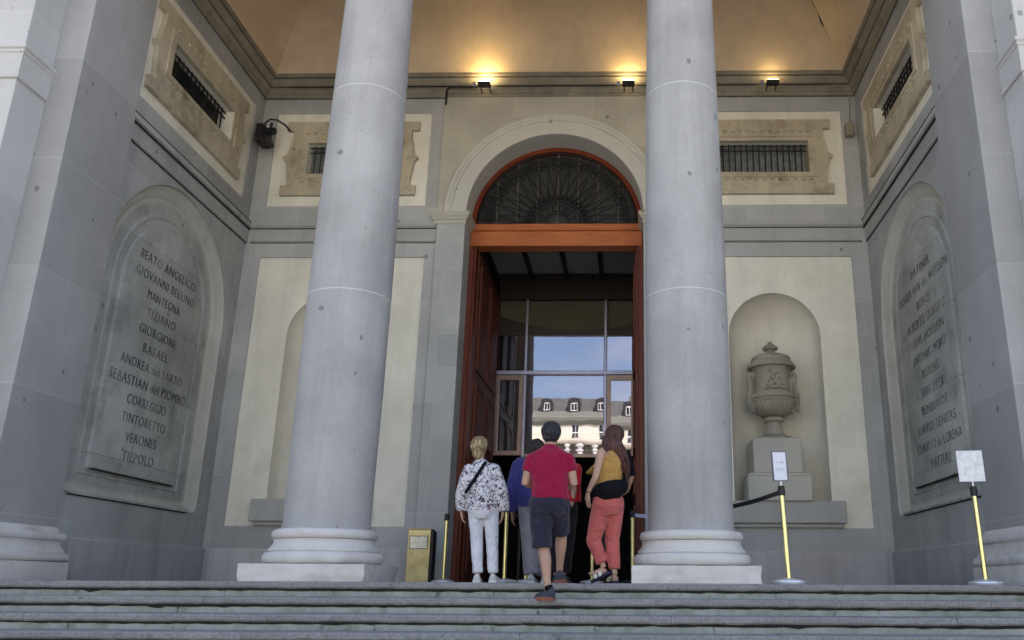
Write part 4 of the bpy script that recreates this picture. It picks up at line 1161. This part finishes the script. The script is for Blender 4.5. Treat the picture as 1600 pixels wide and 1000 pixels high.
def shoe(name, heel, toe, up, mat, sole, par, h=.085, w_=.042, sth=.022):
    d = (toe-heel); L = d.length; d.normalize(); s = d.cross(up).normalized(); up = s.cross(d)
    def sec(t, hw, hh): return [heel+d*t*L+s*hw*math.cos(a)+up*max(0, hh*math.sin(a)) for a in [2*PI*i/16 for i in range(16)]]
    bm = NB(); rows = []
    for t, hw, hh in ((0, .7, .75), (.03, .85, .95), (.12, .9, 1.0), (.3, .9, .92), (.45, .98, .75), (.62, 1.08, .60), (.8, 1.0, .5), (.93, .75, .40), (1.0, .4, .25)):
        rows.append([bm.verts.new(p+up*.018) for p in sec(t, hw*w_, hh*h)])
    for a_, b_ in zip(rows, rows[1:]):
        for i in range(16): bm.faces.new((a_[i], a_[(i+1) % 16], b_[(i+1) % 16], b_[i]))
    bm.faces.new(rows[0]); bm.faces.new(rows[-1][::-1])
    o = obj(name, bm, mat, par, 50)
    bm = NB()
    outl = []
    for t, hw in ((0, .72), (.04, .95), (.15, 1.0), (.35, .95), (.5, 1.02), (.65, 1.14), (.82, 1.05), (.95, .78), (1.02, .4)): outl.append((t, hw))
    lp = [heel+d*t*L+s*hw*w_ for t, hw in outl]+[heel+d*t*L-s*hw*w_ for t, hw in outl[::-1]]
    lo = [bm.verts.new(p) for p in lp]; hi = [bm.verts.new(p+up*sth) for p in lp]
    n = len(lo)
    for i in range(n): bm.faces.new((lo[i], lo[(i+1) % n], hi[(i+1) % n], hi[i]))
    bm.faces.new(lo[::-1]); bm.faces.new(hi)
    obj('sole', bm, sole, o, 40)
    return o
M['skinA'] = skin_mat('skin_light', (.44, .27, .195)); M['skinB'] = skin_mat('skin_tan', (.34, .20, .135)); M['skinC'] = skin_mat('skin_pale', (.46, .30, .225))
UP = Vector((0, 0, 1)); FW = Vector((0, 1, 0))

def body(par, J, skin, k=1.0, face_dir=FW, hand_curl=.35, sidev=(1, 0, 0), arm_r=1.0, leg_r=1.0, feet=False, voxel=.0075):
    bm = NB(); sv = Vector(sidev)
    pel, wst, che, nck, hd = [Vector(J[q]) for q in ('pel', 'wst', 'che', 'nck', 'hd')]
    loft(bm, [pel-UP*.06, pel, wst, che, che.lerp(nck, .6), nck-UP*.02], [(.12*k, .085*k), (.14*k, .095*k), (.118*k, .082*k), (.14*k, .095*k), (.105*k, .066*k), (.055*k, .052*k)], sv, 20)
    loft(bm, [nck-UP*.05, nck, hd-UP*.05*k], [.062*k, .054*k, .052*k], sv, 14)
    head(bm, hd, face_dir, UP, k)
    for q in ('L', 'R'):
        sh, el, wr = [Vector(J[a+q]) for a in ('sh', 'el', 'wr')]
        loft(bm, [sh.lerp(che, .5), sh, sh.lerp(el, .3)], [.04*k, .041*k*arm_r, .042*k*arm_r], (0, 1, 0), 12)
        limb(bm, sh, el, wr, .046*k*arm_r, .036*k*arm_r, .025*k*arm_r, (0, 1, 0))
        hdv = Vector(J.get('hd'+q, wr-el)); thumb = Vector(J.get('th'+q, FW)); pn = Vector(J.get('pn'+q, (-1 if q == 'R' else 1, .2, 0)))
        hand(bm, wr, hdv, thumb, pn, .178*k, hand_curl)
        hp, kn, an = [Vector(J[a+q]) for a in ('hp', 'kn', 'an')]
        l1 = kn.lerp(an, .3)
        fwd = Vector(J.get('ft'+q, FW)).normalized()
        loft(bm, [hp, hp.lerp(kn, .5), kn, l1-fwd*.012, kn.lerp(an, .65)-fwd*.006, an], [.078*k*leg_r, .066*k*leg_r, .052*k*leg_r, .054*k*leg_r, .038*k*leg_r, .030*k], sv, 14)
        if feet: loft(bm, [an-fwd*.03-UP*.045, an-UP*.035+fwd*.03, an-UP*.055+fwd*.10, an-UP*.062+fwd*.16], [(.032, .030), (.036, .036), (.040, .022), (.036, .014)], fwd.cross(UP), 12)
        else: loft(bm, [an, an-UP*.05], [.030*k, .028*k], sv, 10)
    b = remesh(bm, voxel, 2)
    grow(par)
    o = obj('body', b, skin, par, 70); face(par, Vector(J['hd']), face_dir, UP, k)
    return o
def sleeves(bm, J, t1, r0, r1, rm=None, q='LR', pinch=None):
    for s in q:
        a, b, c = J['sh'+s], J['el'+s], J['wr'+s]
        pts, ts = sub(a, b, c, 0, t1)
        rr = []
        for t in ts:
            f = t/t1; r = r0+(r1-r0)*f
            if rm: r += rm*math.sin(PI*f)
            rr.append(r)
        if pinch: rr[-1] = pinch
        loft(bm, pts, rr, (0, 1, 0), 16)
        loft(bm, [Vector(J['che']).lerp(Vector(a), .35)+UP*.03, Vector(a)], [r0*1.05, r0], (0, 1, 0), 14)
        blob(bm, Vector(a)-UP*.008, (r0*1.0,)*3)
def legs(bm, J, t1, r0, rk, r1, q='LR', sv=(1, 0, 0), knee_back=0):
    for s in q:
        a, b, c = Vector(J['hp'+s]), Vector(J['kn'+s]), Vector(J['an'+s])
        pts, ts = sub(a, b, c, 0, t1); tk = (b-a).length/((b-a).length+(c-b).length)
        rr = [(r0+(rk-r0)*(t/tk) if t < tk else rk+(r1-rk)*((t-tk)/max(.01, t1-tk))) for t in ts]
        loft(bm, [a+UP*.06]+pts, [r0*.95]+rr, sv, 18)

# --- woman in flowered blouse and white trousers
t = thing('person', 'woman in flowered blouse and white trousers with a black shoulder strap', 'person', (-1.655, 9.6, F), 'visitors at the entrance', world=False)
J = dict(pel=(.055, 0, .80), wst=(.045, 0, .93), che=(.02, .0, 1.10), nck=(-.01, .015, 1.265), hd=(-.02, .035, 1.43),
         shL=(-.125, 0, 1.195), elL=(-.185, -.01, .96), wrL=(-.185, .02, .735), shR=(.16, 0, 1.20), elR=(.245, -.01, .96), wrR=(.27, .02, .735),
         hdL=(.22, .15, -1), hdR=(-.15, .15, -1), thL=FW, thR=FW,
         hpL=(-.025, 0, .76), knL=(.0, .02, .43), anL=(.035, -.01, .085), hpR=(.14, 0, .76), knR=(.165, .02, .43), anR=(.195, -.01, .085))
body(t, J, M['skinA'], .93, (FW+Vector((.25, 0, 0))), leg_r=.8)
def floral():
    m = NT('flowered_blouse_cloth'); co = m.coords()
    w1 = m.n('TexNoise'); w1.inputs['Scale'].default_value = 14; m.l(co, w1.inputs['Vector'])
    v = m.n('VectorMath'); v.operation = 'MULTIPLY_ADD'; m.l(w1.outputs['Color'], v.inputs[0]); v.inputs[1].default_value = (.09, .09, .09); m.l(co, v.inputs[2])
    a = m.n('TexVoronoi'); a.feature = 'DISTANCE_TO_EDGE'; a.inputs['Scale'].default_value = 30; m.l(v.outputs[0], a.inputs['Vector'])
    b_ = m.noise(v.outputs[0], 42, 1, .5)
    br = m.noise(co, 17, 2)
    ink = m.math('MULTIPLY', m.ramp(a.outputs['Distance'], .06, .10, 1, 0), m.ramp(br, .46, .52, 0, 1))
    ink2 = m.ramp(b_, .59, .62, 0, 1)
    c = m.mix(m.math('MAXIMUM', ink, ink2), (.60, .58, .60), (.045, .035, .05))
    fl = m.n('TexVoronoi'); fl.inputs['Scale'].default_value = 9; m.l(v.outputs[0], fl.inputs['Vector'])
    sp = m.n('SeparateColor'); m.l(fl.outputs['Color'], sp.inputs[0])
    ff = m.math('MULTIPLY', m.ramp(fl.outputs['Distance'], .16, .22, 1, 0), m.math('GREATER_THAN', sp.outputs[0], .62))
    c = m.mix(m.math('MULTIPLY', ff, .75), c, (.13, .03, .075))
    return m.fin(c, .9, None, 0, .15)
bm = NB()
loft(bm, [(.058, 0, .735), (.058, 0, .80), (.045, 0, .93), (.025, 0, 1.07), (.012, 0, 1.18), (.0, .0, 1.235), (-.008, .005, 1.285)], [(.172, .145), (.170, .145), (.158, .13), (.155, .118), (.148, .098), (.105, .078), (.062, .06)], (1, 0, 0), 28)
sleeves(bm, J, .99, .056, .080, .0, pinch=.066)
b = remesh(bm, .010, 3, (.006, 16, 6), 2); obj('blouse', b, floral(), t, 60)
bm = NB(); legs(bm, J, .985, .088, .066, .056)
loft(bm, [(.06, -.005, .66), (.06, -.015, .74), (.055, -.01, .84), (.05, 0, .90)], [(.12, .10), (.168, .125), (.160, .115), (.140, .10)], (1, 0, 0), 24)
b = remesh(bm, .009, 3, (.004, 14, 26), 5); obj('trousers', b, cloth('white_denim', (.62, .62, .67), .03), t, 60)
bm = NB(); c = Vector(J['hd'])
blob(bm, c+V3(-.004, -.02, .032), (.098, .105, .092)); blob(bm, c+V3(-.01, -.075, -.01), (.078, .06, .075)); blob(bm, c+V3(-.012, -.075, -.08), (.058, .045, .055))
for i in range(16):
    a = -1.1+2.2*i/15; loft(bm, [c+V3(math.sin(a)*.098, -.05-.06*math.cos(a), .03+.03*math.cos(a*2)), c+V3(math.sin(a)*.08, -.11-.02*math.cos(a), -.02), c+V3(math.sin(a)*.04-.01, -.115, -.035)], [.010, .011, .009], (0, 0, 1), 6)
b = remesh(bm, .006, 1, (.004, 40, 12), 3); obj('hair', b, hairmat('blond_streaked_hair', (.10, .06, .03), (.30, .21, .10), (.50, .40, .23)), t, 60)
bm = NB(); pts = [V3(.075, .0, 1.275), V3(.065, -.075, 1.245), V3(.025, -.122, 1.16), V3(-.03, -.135, 1.07), V3(-.085, -.128, .98), V3(-.13, -.09, .92)]
loft(bm, pts, [(.018, .006)]*6, (.6, 0, -.6), 10); obj('shoulder_strap', bm, M['blackcloth'], t, 50)
for q, x in (('L', .035), ('R', .20)):
    shoe('shoe', V3(x-.003, -.075, 0), V3(x+(.03 if q == 'R' else -.015), .16, 0), UP, cloth('white_canvas', (.56, .56, .54), .05), M['bwhite'], t, .075, .043)

# --- man in crimson T-shirt stepping up
t = thing('person', 'man in crimson T-shirt and navy shorts stepping up the stairs', 'person', (-.805, 8.66, -.105), 'visitors at the entrance', world=False)
J = dict(pel=(.015, .06, .96), wst=(.01, .07, 1.09), che=(.005, .10, 1.27), nck=(.005, .14, 1.46), hd=(.005, .185, 1.605),
         shL=(-.178, .10, 1.352), elL=(-.232, .10, 1.11), wrL=(-.12, .33, 1.09), shR=(.188, .10, 1.352), elR=(.25, .10, 1.105), wrR=(.15, .33, 1.07),
         hdL=(.3, 1, .1), hdR=(-.3, 1, .1), thL=UP, thR=UP, pnL=(1, 0, 0), pnR=(-1, 0, 0),
         hpL=(-.07, .05, .90), knL=(-.03, .07, .49), anL=(.03, -.03, .10), hpR=(.10, .06, .90), knR=(.12, .34, .62), anR=(.10, .44, .26), ftR=FW, ftL=(-.5, .8, 0))
body(t, J, M['skinA'], 1.07, (FW+Vector((.12, 0, -.05))), arm_r=1.08)
bm = NB()
loft(bm, [(.025, .045, .93), (.025, .05, .98), (.015, .065, 1.09), (.005, .085, 1.23), (.005, .10, 1.345), (.005, .11, 1.395), (.005, .12, 1.44), (.005, .13, 1.49)], [(.188, .135), (.186, .135), (.178, .130), (.194, .132), (.208, .112), (.192, .096), (.125, .078), (.062, .06)], (1, 0, 0), 28)
sleeves(bm, J, .27, .066, .070)
b = remesh(bm, .010, 4, (.005, 7, 14), 9); obj('t_shirt', b, cloth('crimson_jersey', (.255, .006, .038), .06), t, 60)
bm = NB(); loft(bm, [V3(.005, .128, 1.455), V3(.005, .132, 1.478)], [(.074, .068), (.066, .064)], (1, 0, 0), 24); obj('collar', bm, cloth('crimson_rib', (.19, .007, .033), .05), t, 50)
bm = NB(); pL, _ = sub(J['hpL'], J['knL'], J['anL'], 0, .62)
loft(bm, [Vector(J['hpL'])+UP*.05, J['hpL'], (-.06, .06, .72), (-.05, .065, .57), (-.046, .06, .48)], [.105, .115, .108, .102, .098], (1, 0, 0), 20)
loft(bm, [Vector(J['hpR'])+UP*.05, J['hpR'], (.10, .16, .80), (.11, .25, .69), (.112, .28, .635)], [.105, .118, .108, .10, .098], (1, 0, 0), 20)
loft(bm, [(.015, .05, .82), (.02, .04, .90), (.02, .05, 1.0)], [(.16, .12), (.182, .135), (.170, .125)], (1, 0, 0), 24)
b = remesh(bm, .010, 3, (.007, 12, 18), 4); obj('shorts', b, cloth('navy_cotton', (.026, .0245, .042), .12), t, 60)
bm = NB(); c = Vector(J['hd'])
blob(bm, c+V3(0, -.022, .030), (.104, .112, .104)); blob(bm, c+V3(0, -.05, -.03), (.088, .062, .06)); blob(bm, c+V3(0, .05, .075), (.08, .06, .05)); blob(bm, c+V3(.075, .0, .01), (.022, .05, .04)); blob(bm, c+V3(-.075, .0, .01), (.022, .05, .04))
rh = random.Random(4)
for i in range(70):
    a, e = rh.uniform(0, 2*PI), rh.uniform(-.35, 1.4)
    n_ = V3(math.cos(a)*math.cos(e), math.sin(a)*math.cos(e), math.sin(e))
    if (n_.y > .5 and n_.z < .5) or abs(n_.x) > .8: continue
    p = c+V3(n_.x*.098, -.022+n_.y*.106, .03+n_.z*.098)
    loft(bm, [p-n_*.004, p+n_*.003+V3(rh.uniform(-.015, .015), -.002, -.022), p+n_*.004+V3(rh.uniform(-.02, .02), -.004, -.04)], [.012, .010, .005], (0, 0, 1), 6)
b = remesh(bm, .0055, 1, (.006, 30, 18), 7); obj('hair', b, hairmat('black_hair', (.006, .006, .010), (.022, .020, .026)), t, 60)
M['runner'] = plain('blue_grey_running_mesh', (.035, .042, .06), .8, 0, .45, 30); M['gum'] = plain('orange_brown_gum_sole', (.24, .085, .05), .7)
shoe('shoe', V3(.085, -.075, 0), V3(-.09, .07, -.0), UP, M['runner'], M['gum'], t, .105, .048, .034)
shoe('shoe', V3(.10, .37, .165), V3(.12, .63, .165), UP, M['runner'], M['gum'], t, .105, .048, .034)
bm = NB(); loft(bm, [(.050, -.045, .09), (.035, -.03, .125)], [(.036, .04), (.040, .042)], (.7, -.6, 0), 14); obj('sock', bm, M['blackcloth'], t, 50)

# --- person in navy jacket and grey trousers
t = thing('person', 'person in navy jacket and loose grey trousers behind the man in crimson', 'person', (-1.13, 10.25, F), 'visitors at the entrance', world=False)
J = dict(pel=(.02, 0, .89), wst=(.02, 0, 1.03), che=(.02, .03, 1.24), nck=(.02, .07, 1.40), hd=(.02, .12, 1.52),
         shL=(-.17, .03, 1.33), elL=(-.235, -.01, 1.02), wrL=(-.235, .05, .77), shR=(.2, .03, 1.34), elR=(.27, .02, 1.06), wrR=(.28, .08, .83),
         hdL=(.08, .2, -1), hdR=(0, .2, -1), thL=FW, thR=FW,
         hpL=(-.06, 0, .85), knL=(-.015, .03, .46), anL=(.025, .0, .09), hpR=(.10, 0, .85), knR=(.12, .03, .46), anR=(.16, .1, .09))
body(t, J, M['skinB'], .97, FW, leg_r=.85, voxel=.009)
bm = NB(); loft(bm, [(.02, 0, .835), (.02, 0, .92), (.02, 0, 1.06), (.02, .02, 1.23), (.02, .04, 1.36), (.02, .06, 1.42)], [(.185, .14), (.20, .15), (.195, .145), (.195, .135), (.165, .10), (.075, .07)], (1, 0, 0), 24)
sleeves(bm, J, .96, .085, .068, .006)
b = remesh(bm, .011, 3, (.009, 10, 12), 12); obj('jacket', b, cloth('navy_jacket_cloth', (.042, .038, .16), .15), t, 60)
bm = NB(); legs(bm, J, 1.0, .105, .10, .095)
loft(bm, [(.02, -.0, .78), (.02, -.01, .86), (.02, 0, .98)], [(.13, .11), (.175, .125), (.16, .11)], (1, 0, 0), 24)
b = remesh(bm, .011, 3, (.006, 14, 10), 8); obj('trousers', b, cloth('grey_flannel', (.22, .22, .25), .06), t, 60)
bm = NB(); c = Vector(J['hd']); blob(bm, c+V3(0, -.02, .025), (.098, .106, .102)); blob(bm, c+V3(0, -.05, -.03), (.075, .06, .06))
b = remesh(bm, .008, 1, (.006, 30, 18), 2); obj('hair', b, hairmat('dark_hair', (.008, .007, .008), (.03, .025, .025)), t, 60)
for x, y in ((.02, -.05), (.16, .05)): shoe('shoe', V3(x, y-.05, 0), V3(x+.015, y+.2, 0), UP, cloth('pale_canvas', (.4, .4, .44), .05), M['bwhite'], t, .08, .045)

# --- person in bright red shirt
t = thing('person', 'person in bright red shirt with black wristband, mostly hidden behind the crimson T-shirt', 'person', (-.775, 10.3, F), 'visitors at the entrance', world=False)
J = dict(pel=(0, 0, .86), wst=(0, 0, 1.0), che=(0, .0, 1.19), nck=(-.03, .04, 1.30), hd=(-.09, .10, 1.42),
         shL=(-.17, 0, 1.28), elL=(-.2, .02, 1.02), wrL=(-.18, .2, .9), shR=(.15, 0, 1.28), elR=(.135, -.10, 1.02), wrR=(.09, -.06, .775),
         hdR=(-.1, .15, -1), thR=FW, thL=UP,
         hpL=(-.08, 0, .82), knL=(-.08, .03, .45), anL=(-.06, 0, .09), hpR=(.08, 0, .82), knR=(.06, .03, .45), anR=(.03, 0, .09))
body(t, J, M['skinA'], .94, FW, voxel=.009)
bm = NB(); loft(bm, [(0.02, 0, .90), (0.02, 0, .95), (0, 0, 1.05), (0, 0, 1.2), (0, 0, 1.30), (0, .01, 1.345)], [(.20, .14), (.20, .14), (.19, .13), (.19, .125), (.165, .09), (.075, .065)], (1, 0, 0), 24)
sleeves(bm, J, .45, .072, .075)
loft(bm, [(.155, .03, .905), (.155, .03, 1.05), (.14, .02, 1.22)], [(.05, .10), (.055, .10), (.05, .09)], (1, 0, 0), 16)
b = remesh(bm, .011, 3, (.006, 10, 8), 3); obj('shirt', b, cloth('bright_red_cotton', (.45, .010, .018), .06), t, 60)
bm = NB(); legs(bm, J, .97, .10, .085, .075); loft(bm, [(0, 0, .74), (0, -.01, .82), (0, 0, .95)], [(.12, .1), (.165, .12), (.15, .105)], (1, 0, 0), 20)
b = remesh(bm, .011, 3, (.005, 14, 14), 4); obj('trousers', b, cloth('black_trousers_cloth', (.012, .011, .014), .1), t, 60)
bm = NB(); loft(bm, [V3(.097, -.067, .815), V3(.090, -.06, .785)], .033, (0, 1, 0), 16); obj('wristband', bm, M['blackcloth'], t, 50)
bm = NB(); c = Vector(J['hd']); blob(bm, c+V3(0, -.015, .02), (.085, .095, .095)); b = remesh(bm, .008, 1, (.006, 30, 18), 2); obj('hair', b, hairmat('brown_hair', (.02, .012, .008), (.05, .03, .02)), t, 60)
for x in (-.06, .045): shoe('shoe', V3(x, -.06, 0), V3(x+.02, .19, 0), UP, M['runner'], M['gum'], t, .08, .045)

# --- woman with long auburn hair, mustard top, coral trousers
t = thing('person', 'woman with long auburn hair, mustard top, black waist bag and coral trousers', 'person', (-.15, 9.38, F), 'visitors at the entrance', world=False)
fd = Vector((-.62, .78, 0)); sdv = Vector((.78, .62, 0))
def L(s, f, z): return sdv*s+fd*f+UP*z
J = dict(pel=V3(-.06, 0, .84), wst=V3(-.055, 0, 1.0), che=V3(-.02, .0, 1.21), nck=V3(0, .02, 1.385), hd=V3(.0, .05, 1.52),
         shL=V3(-.135, -.10, 1.345), elL=V3(-.195, -.13, 1.06), wrL=V3(-.275, -.08, .90), shR=V3(.11, .09, 1.345), elR=V3(.175, .12, 1.10), wrR=V3(.14, .24, .97),
         hdL=Vector((.02, .1, -1)), thL=fd, hdR=fd+UP*-.2, thR=UP, pnR=-sdv,
         hpL=V3(-.125, -.05, .80), knL=V3(-.215, .02, .43), anL=V3(-.105, .0, .155), hpR=V3(.005, .05, .80), knR=V3(-.02, .06, .43), anR=V3(.01, .0, .085), ftL=V3(-.9, .35, 0), ftR=V3(-.4, .9, 0))
body(t, J, M['skinC'], .98, Vector((.35, .93, 0)), sidev=sdv, leg_r=.85, feet=True, hand_curl=.3)
bm = NB()
loft(bm, [V3(-.055, 0, .93), V3(-.05, 0, 1.03), V3(-.025, 0, 1.16), V3(-.01, 0, 1.26), V3(.0, .01, 1.33), V3(.0, .02, 1.40)], [(.155, .115), (.150, .112), (.160, .122), (.155, .115), (.10, .08), (.055, .055)], sdv, 24)
# loose front corner of the top
loft(bm, [V3(-.07, .06, 1.27), V3(-.16, .06, 1.20), V3(-.24, .05, 1.145), V3(-.30, .04, 1.125)], [(.08, .04), (.075, .03), (.06, .018), (.02, .010)], sdv, 14)
b = remesh(bm, .009, 3, (.006, 9, 14), 6); obj('halter_top', b, cloth('mustard_jersey', (.42, .24, .07), .07), t, 60)
bm = NB(); legs(bm, J, .93, .104, .078, .061, sv=sdv)
loft(bm, [V3(-.06, 0, .70), V3(-.06, -.02, .78), V3(-.06, -.015, .87), V3(-.055, 0, .97)], [(.13, .115), (.180, .145), (.172, .13), (.140, .10)], sdv, 24)
b = remesh(bm, .009, 3, (.004, 9, 20), 7); obj('trousers', b, cloth('coral_cotton', (.48, .115, .105), .06), t, 60)
bm = NB(); c = Vector(J['hd'])
blob(bm, c+V3(0, -.02, .025), (.108, .115, .102))
hf = Vector((.35, .93, 0)).normalized(); hs = Vector((.93, -.35, 0)).normalized()
loft(bm, [c+hs*-.02-hf*.05, c-hf*.075+V3(0, 0, -.10), c+V3(.03, -.07, -.22), c+V3(.085, -.05, -.36), c+V3(.13, -.03, -.46)], [(.105, .065), (.118, .06), (.125, .055), (.095, .045), (.035, .02)], hs, 20)
for i in range(13):
    a = i/12; x = -.10+.205*a
    loft(bm, [c+hs*x*.9-hf*(.085-.05*abs(x)/.085), c+hs*x*1.15-hf*.115+V3(0, 0, -.14), c+hs*x*1.2+V3(.035+.01*math.sin(i*3), -.115, -.28), c+hs*x*.8+V3(.09+.012*math.sin(i*5), -.07, -.46-.06*math.sin(i*2.2)-.03)], [.013, .014, .014, .006], hs, 6)
loft(bm, [c+hs*-.085+hf*.02+V3(0, 0, .03), c+hs*-.098+V3(0, -.02, -.08), c+hs*-.09+V3(.0, -.05, -.17)], [.022, .022, .008], hf, 8)
b = remesh(bm, .006, 1, (.005, 30, 5), 5); obj('hair', b, hairmat('auburn_hair', (.030, .010, .010), (.075, .022, .016), (.13, .045, .022), (60, 60, 5)), t, 60)
bm = NB()
loft(bm, [V3(-.06, 0, .93)+L(-.175, .03, -.02), V3(-.06, 0, .93)+L(-.14, -.11, -.01), V3(-.06, 0, .935)+L(.0, -.155, .01), V3(-.06, 0, .96)+L(.12, -.12, .02), V3(-.06, 0, .98)+L(.165, -.02, .03)], [(.06, .03), (.098, .06), (.098, .062), (.068, .045), (.03, .02)], UP, 18)
b = remesh(bm, .009, 3, (.004, 14, 14), 3); obj('waist_bag', b, M['blackcloth'], t, 60)
bm = NB()
loft(bm, [V3(.10, .0, 1.30), V3(.115, -.01, 1.18), V3(.105, .0, 1.03), V3(.08, .02, .92)], [(.03, .02), (.05, .035), (.05, .04), (.03, .03)], fd, 14)
loft(bm, [J['shR']+V3(.0, 0, .03), Vector(J['shR']).lerp(Vector(J['elR']), .5), Vector(J['elR'])], [.06, .062, .058], fd, 14)
b = remesh(bm, .009, 3, (.004, 14, 14), 4); obj('cardigan', b, M['blackcloth'], t, 60)
bm = NB(); loft(bm, [J['wrL']+V3(.004, 0, .018), J['wrL']+V3(.001, 0, .006)], .030, (0, 1, 0), 14); obj('wristband', bm, M['blackcloth'], t, 50)
M['sandal'] = cloth('white_sandal_leather', (.7, .68, .62), .05)
M['soleblue'] = plain('dark_blue_sole', (.02, .018, .06), .7)
# sandals: straps over the bare feet on a thick sole
def sandal(an, fwd, pitch):
    f = Vector(fwd).normalized(); s = f.cross(UP); f2 = (f*math.cos(pitch)-UP*math.sin(pitch)); up2 = s.cross(f2)
    base = Vector(an)-f2*.05-up2*.088
    bm = NB(); lo, hi = [], []
    o_ = ((0, .6), (.05, .9), (.2, .95), (.45, .9), (.7, 1.1), (.9, .85), (1, .4))
    pts = [base+f2*q*.235+s*w_*.043 for q, w_ in o_]+[base+f2*q*.235-s*w_*.043 for q, w_ in o_[::-1]]
    lo = [bm.verts.new(p) for p in pts]; hi = [bm.verts.new(p+up2*.026) for p in pts]; n = len(lo)
    for i in range(n): bm.faces.new((lo[i], lo[(i+1) % n], hi[(i+1) % n], hi[i]))
    bm.faces.new(lo[::-1]); bm.faces.new(hi)
    o = obj('sandal', bm, M['soleblue'], t, 40)
    for q, h in ((.42, .062), (.66, .05)):
        bm = NB(); P = [base+f2*q*.235+s*.046*math.cos(PI*k/10)+up2*(.02+h*math.sin(PI*k/10)) for k in range(11)]
        loft(bm, P, [(.020, .005)]*11, f2, 8); obj('strap', bm, M['sandal'], o, 50)
sandal(J['anL'], (-.9, .35, 0), math.radians(24)); sandal(J['anR'], (-.4, .9, 0), 0)
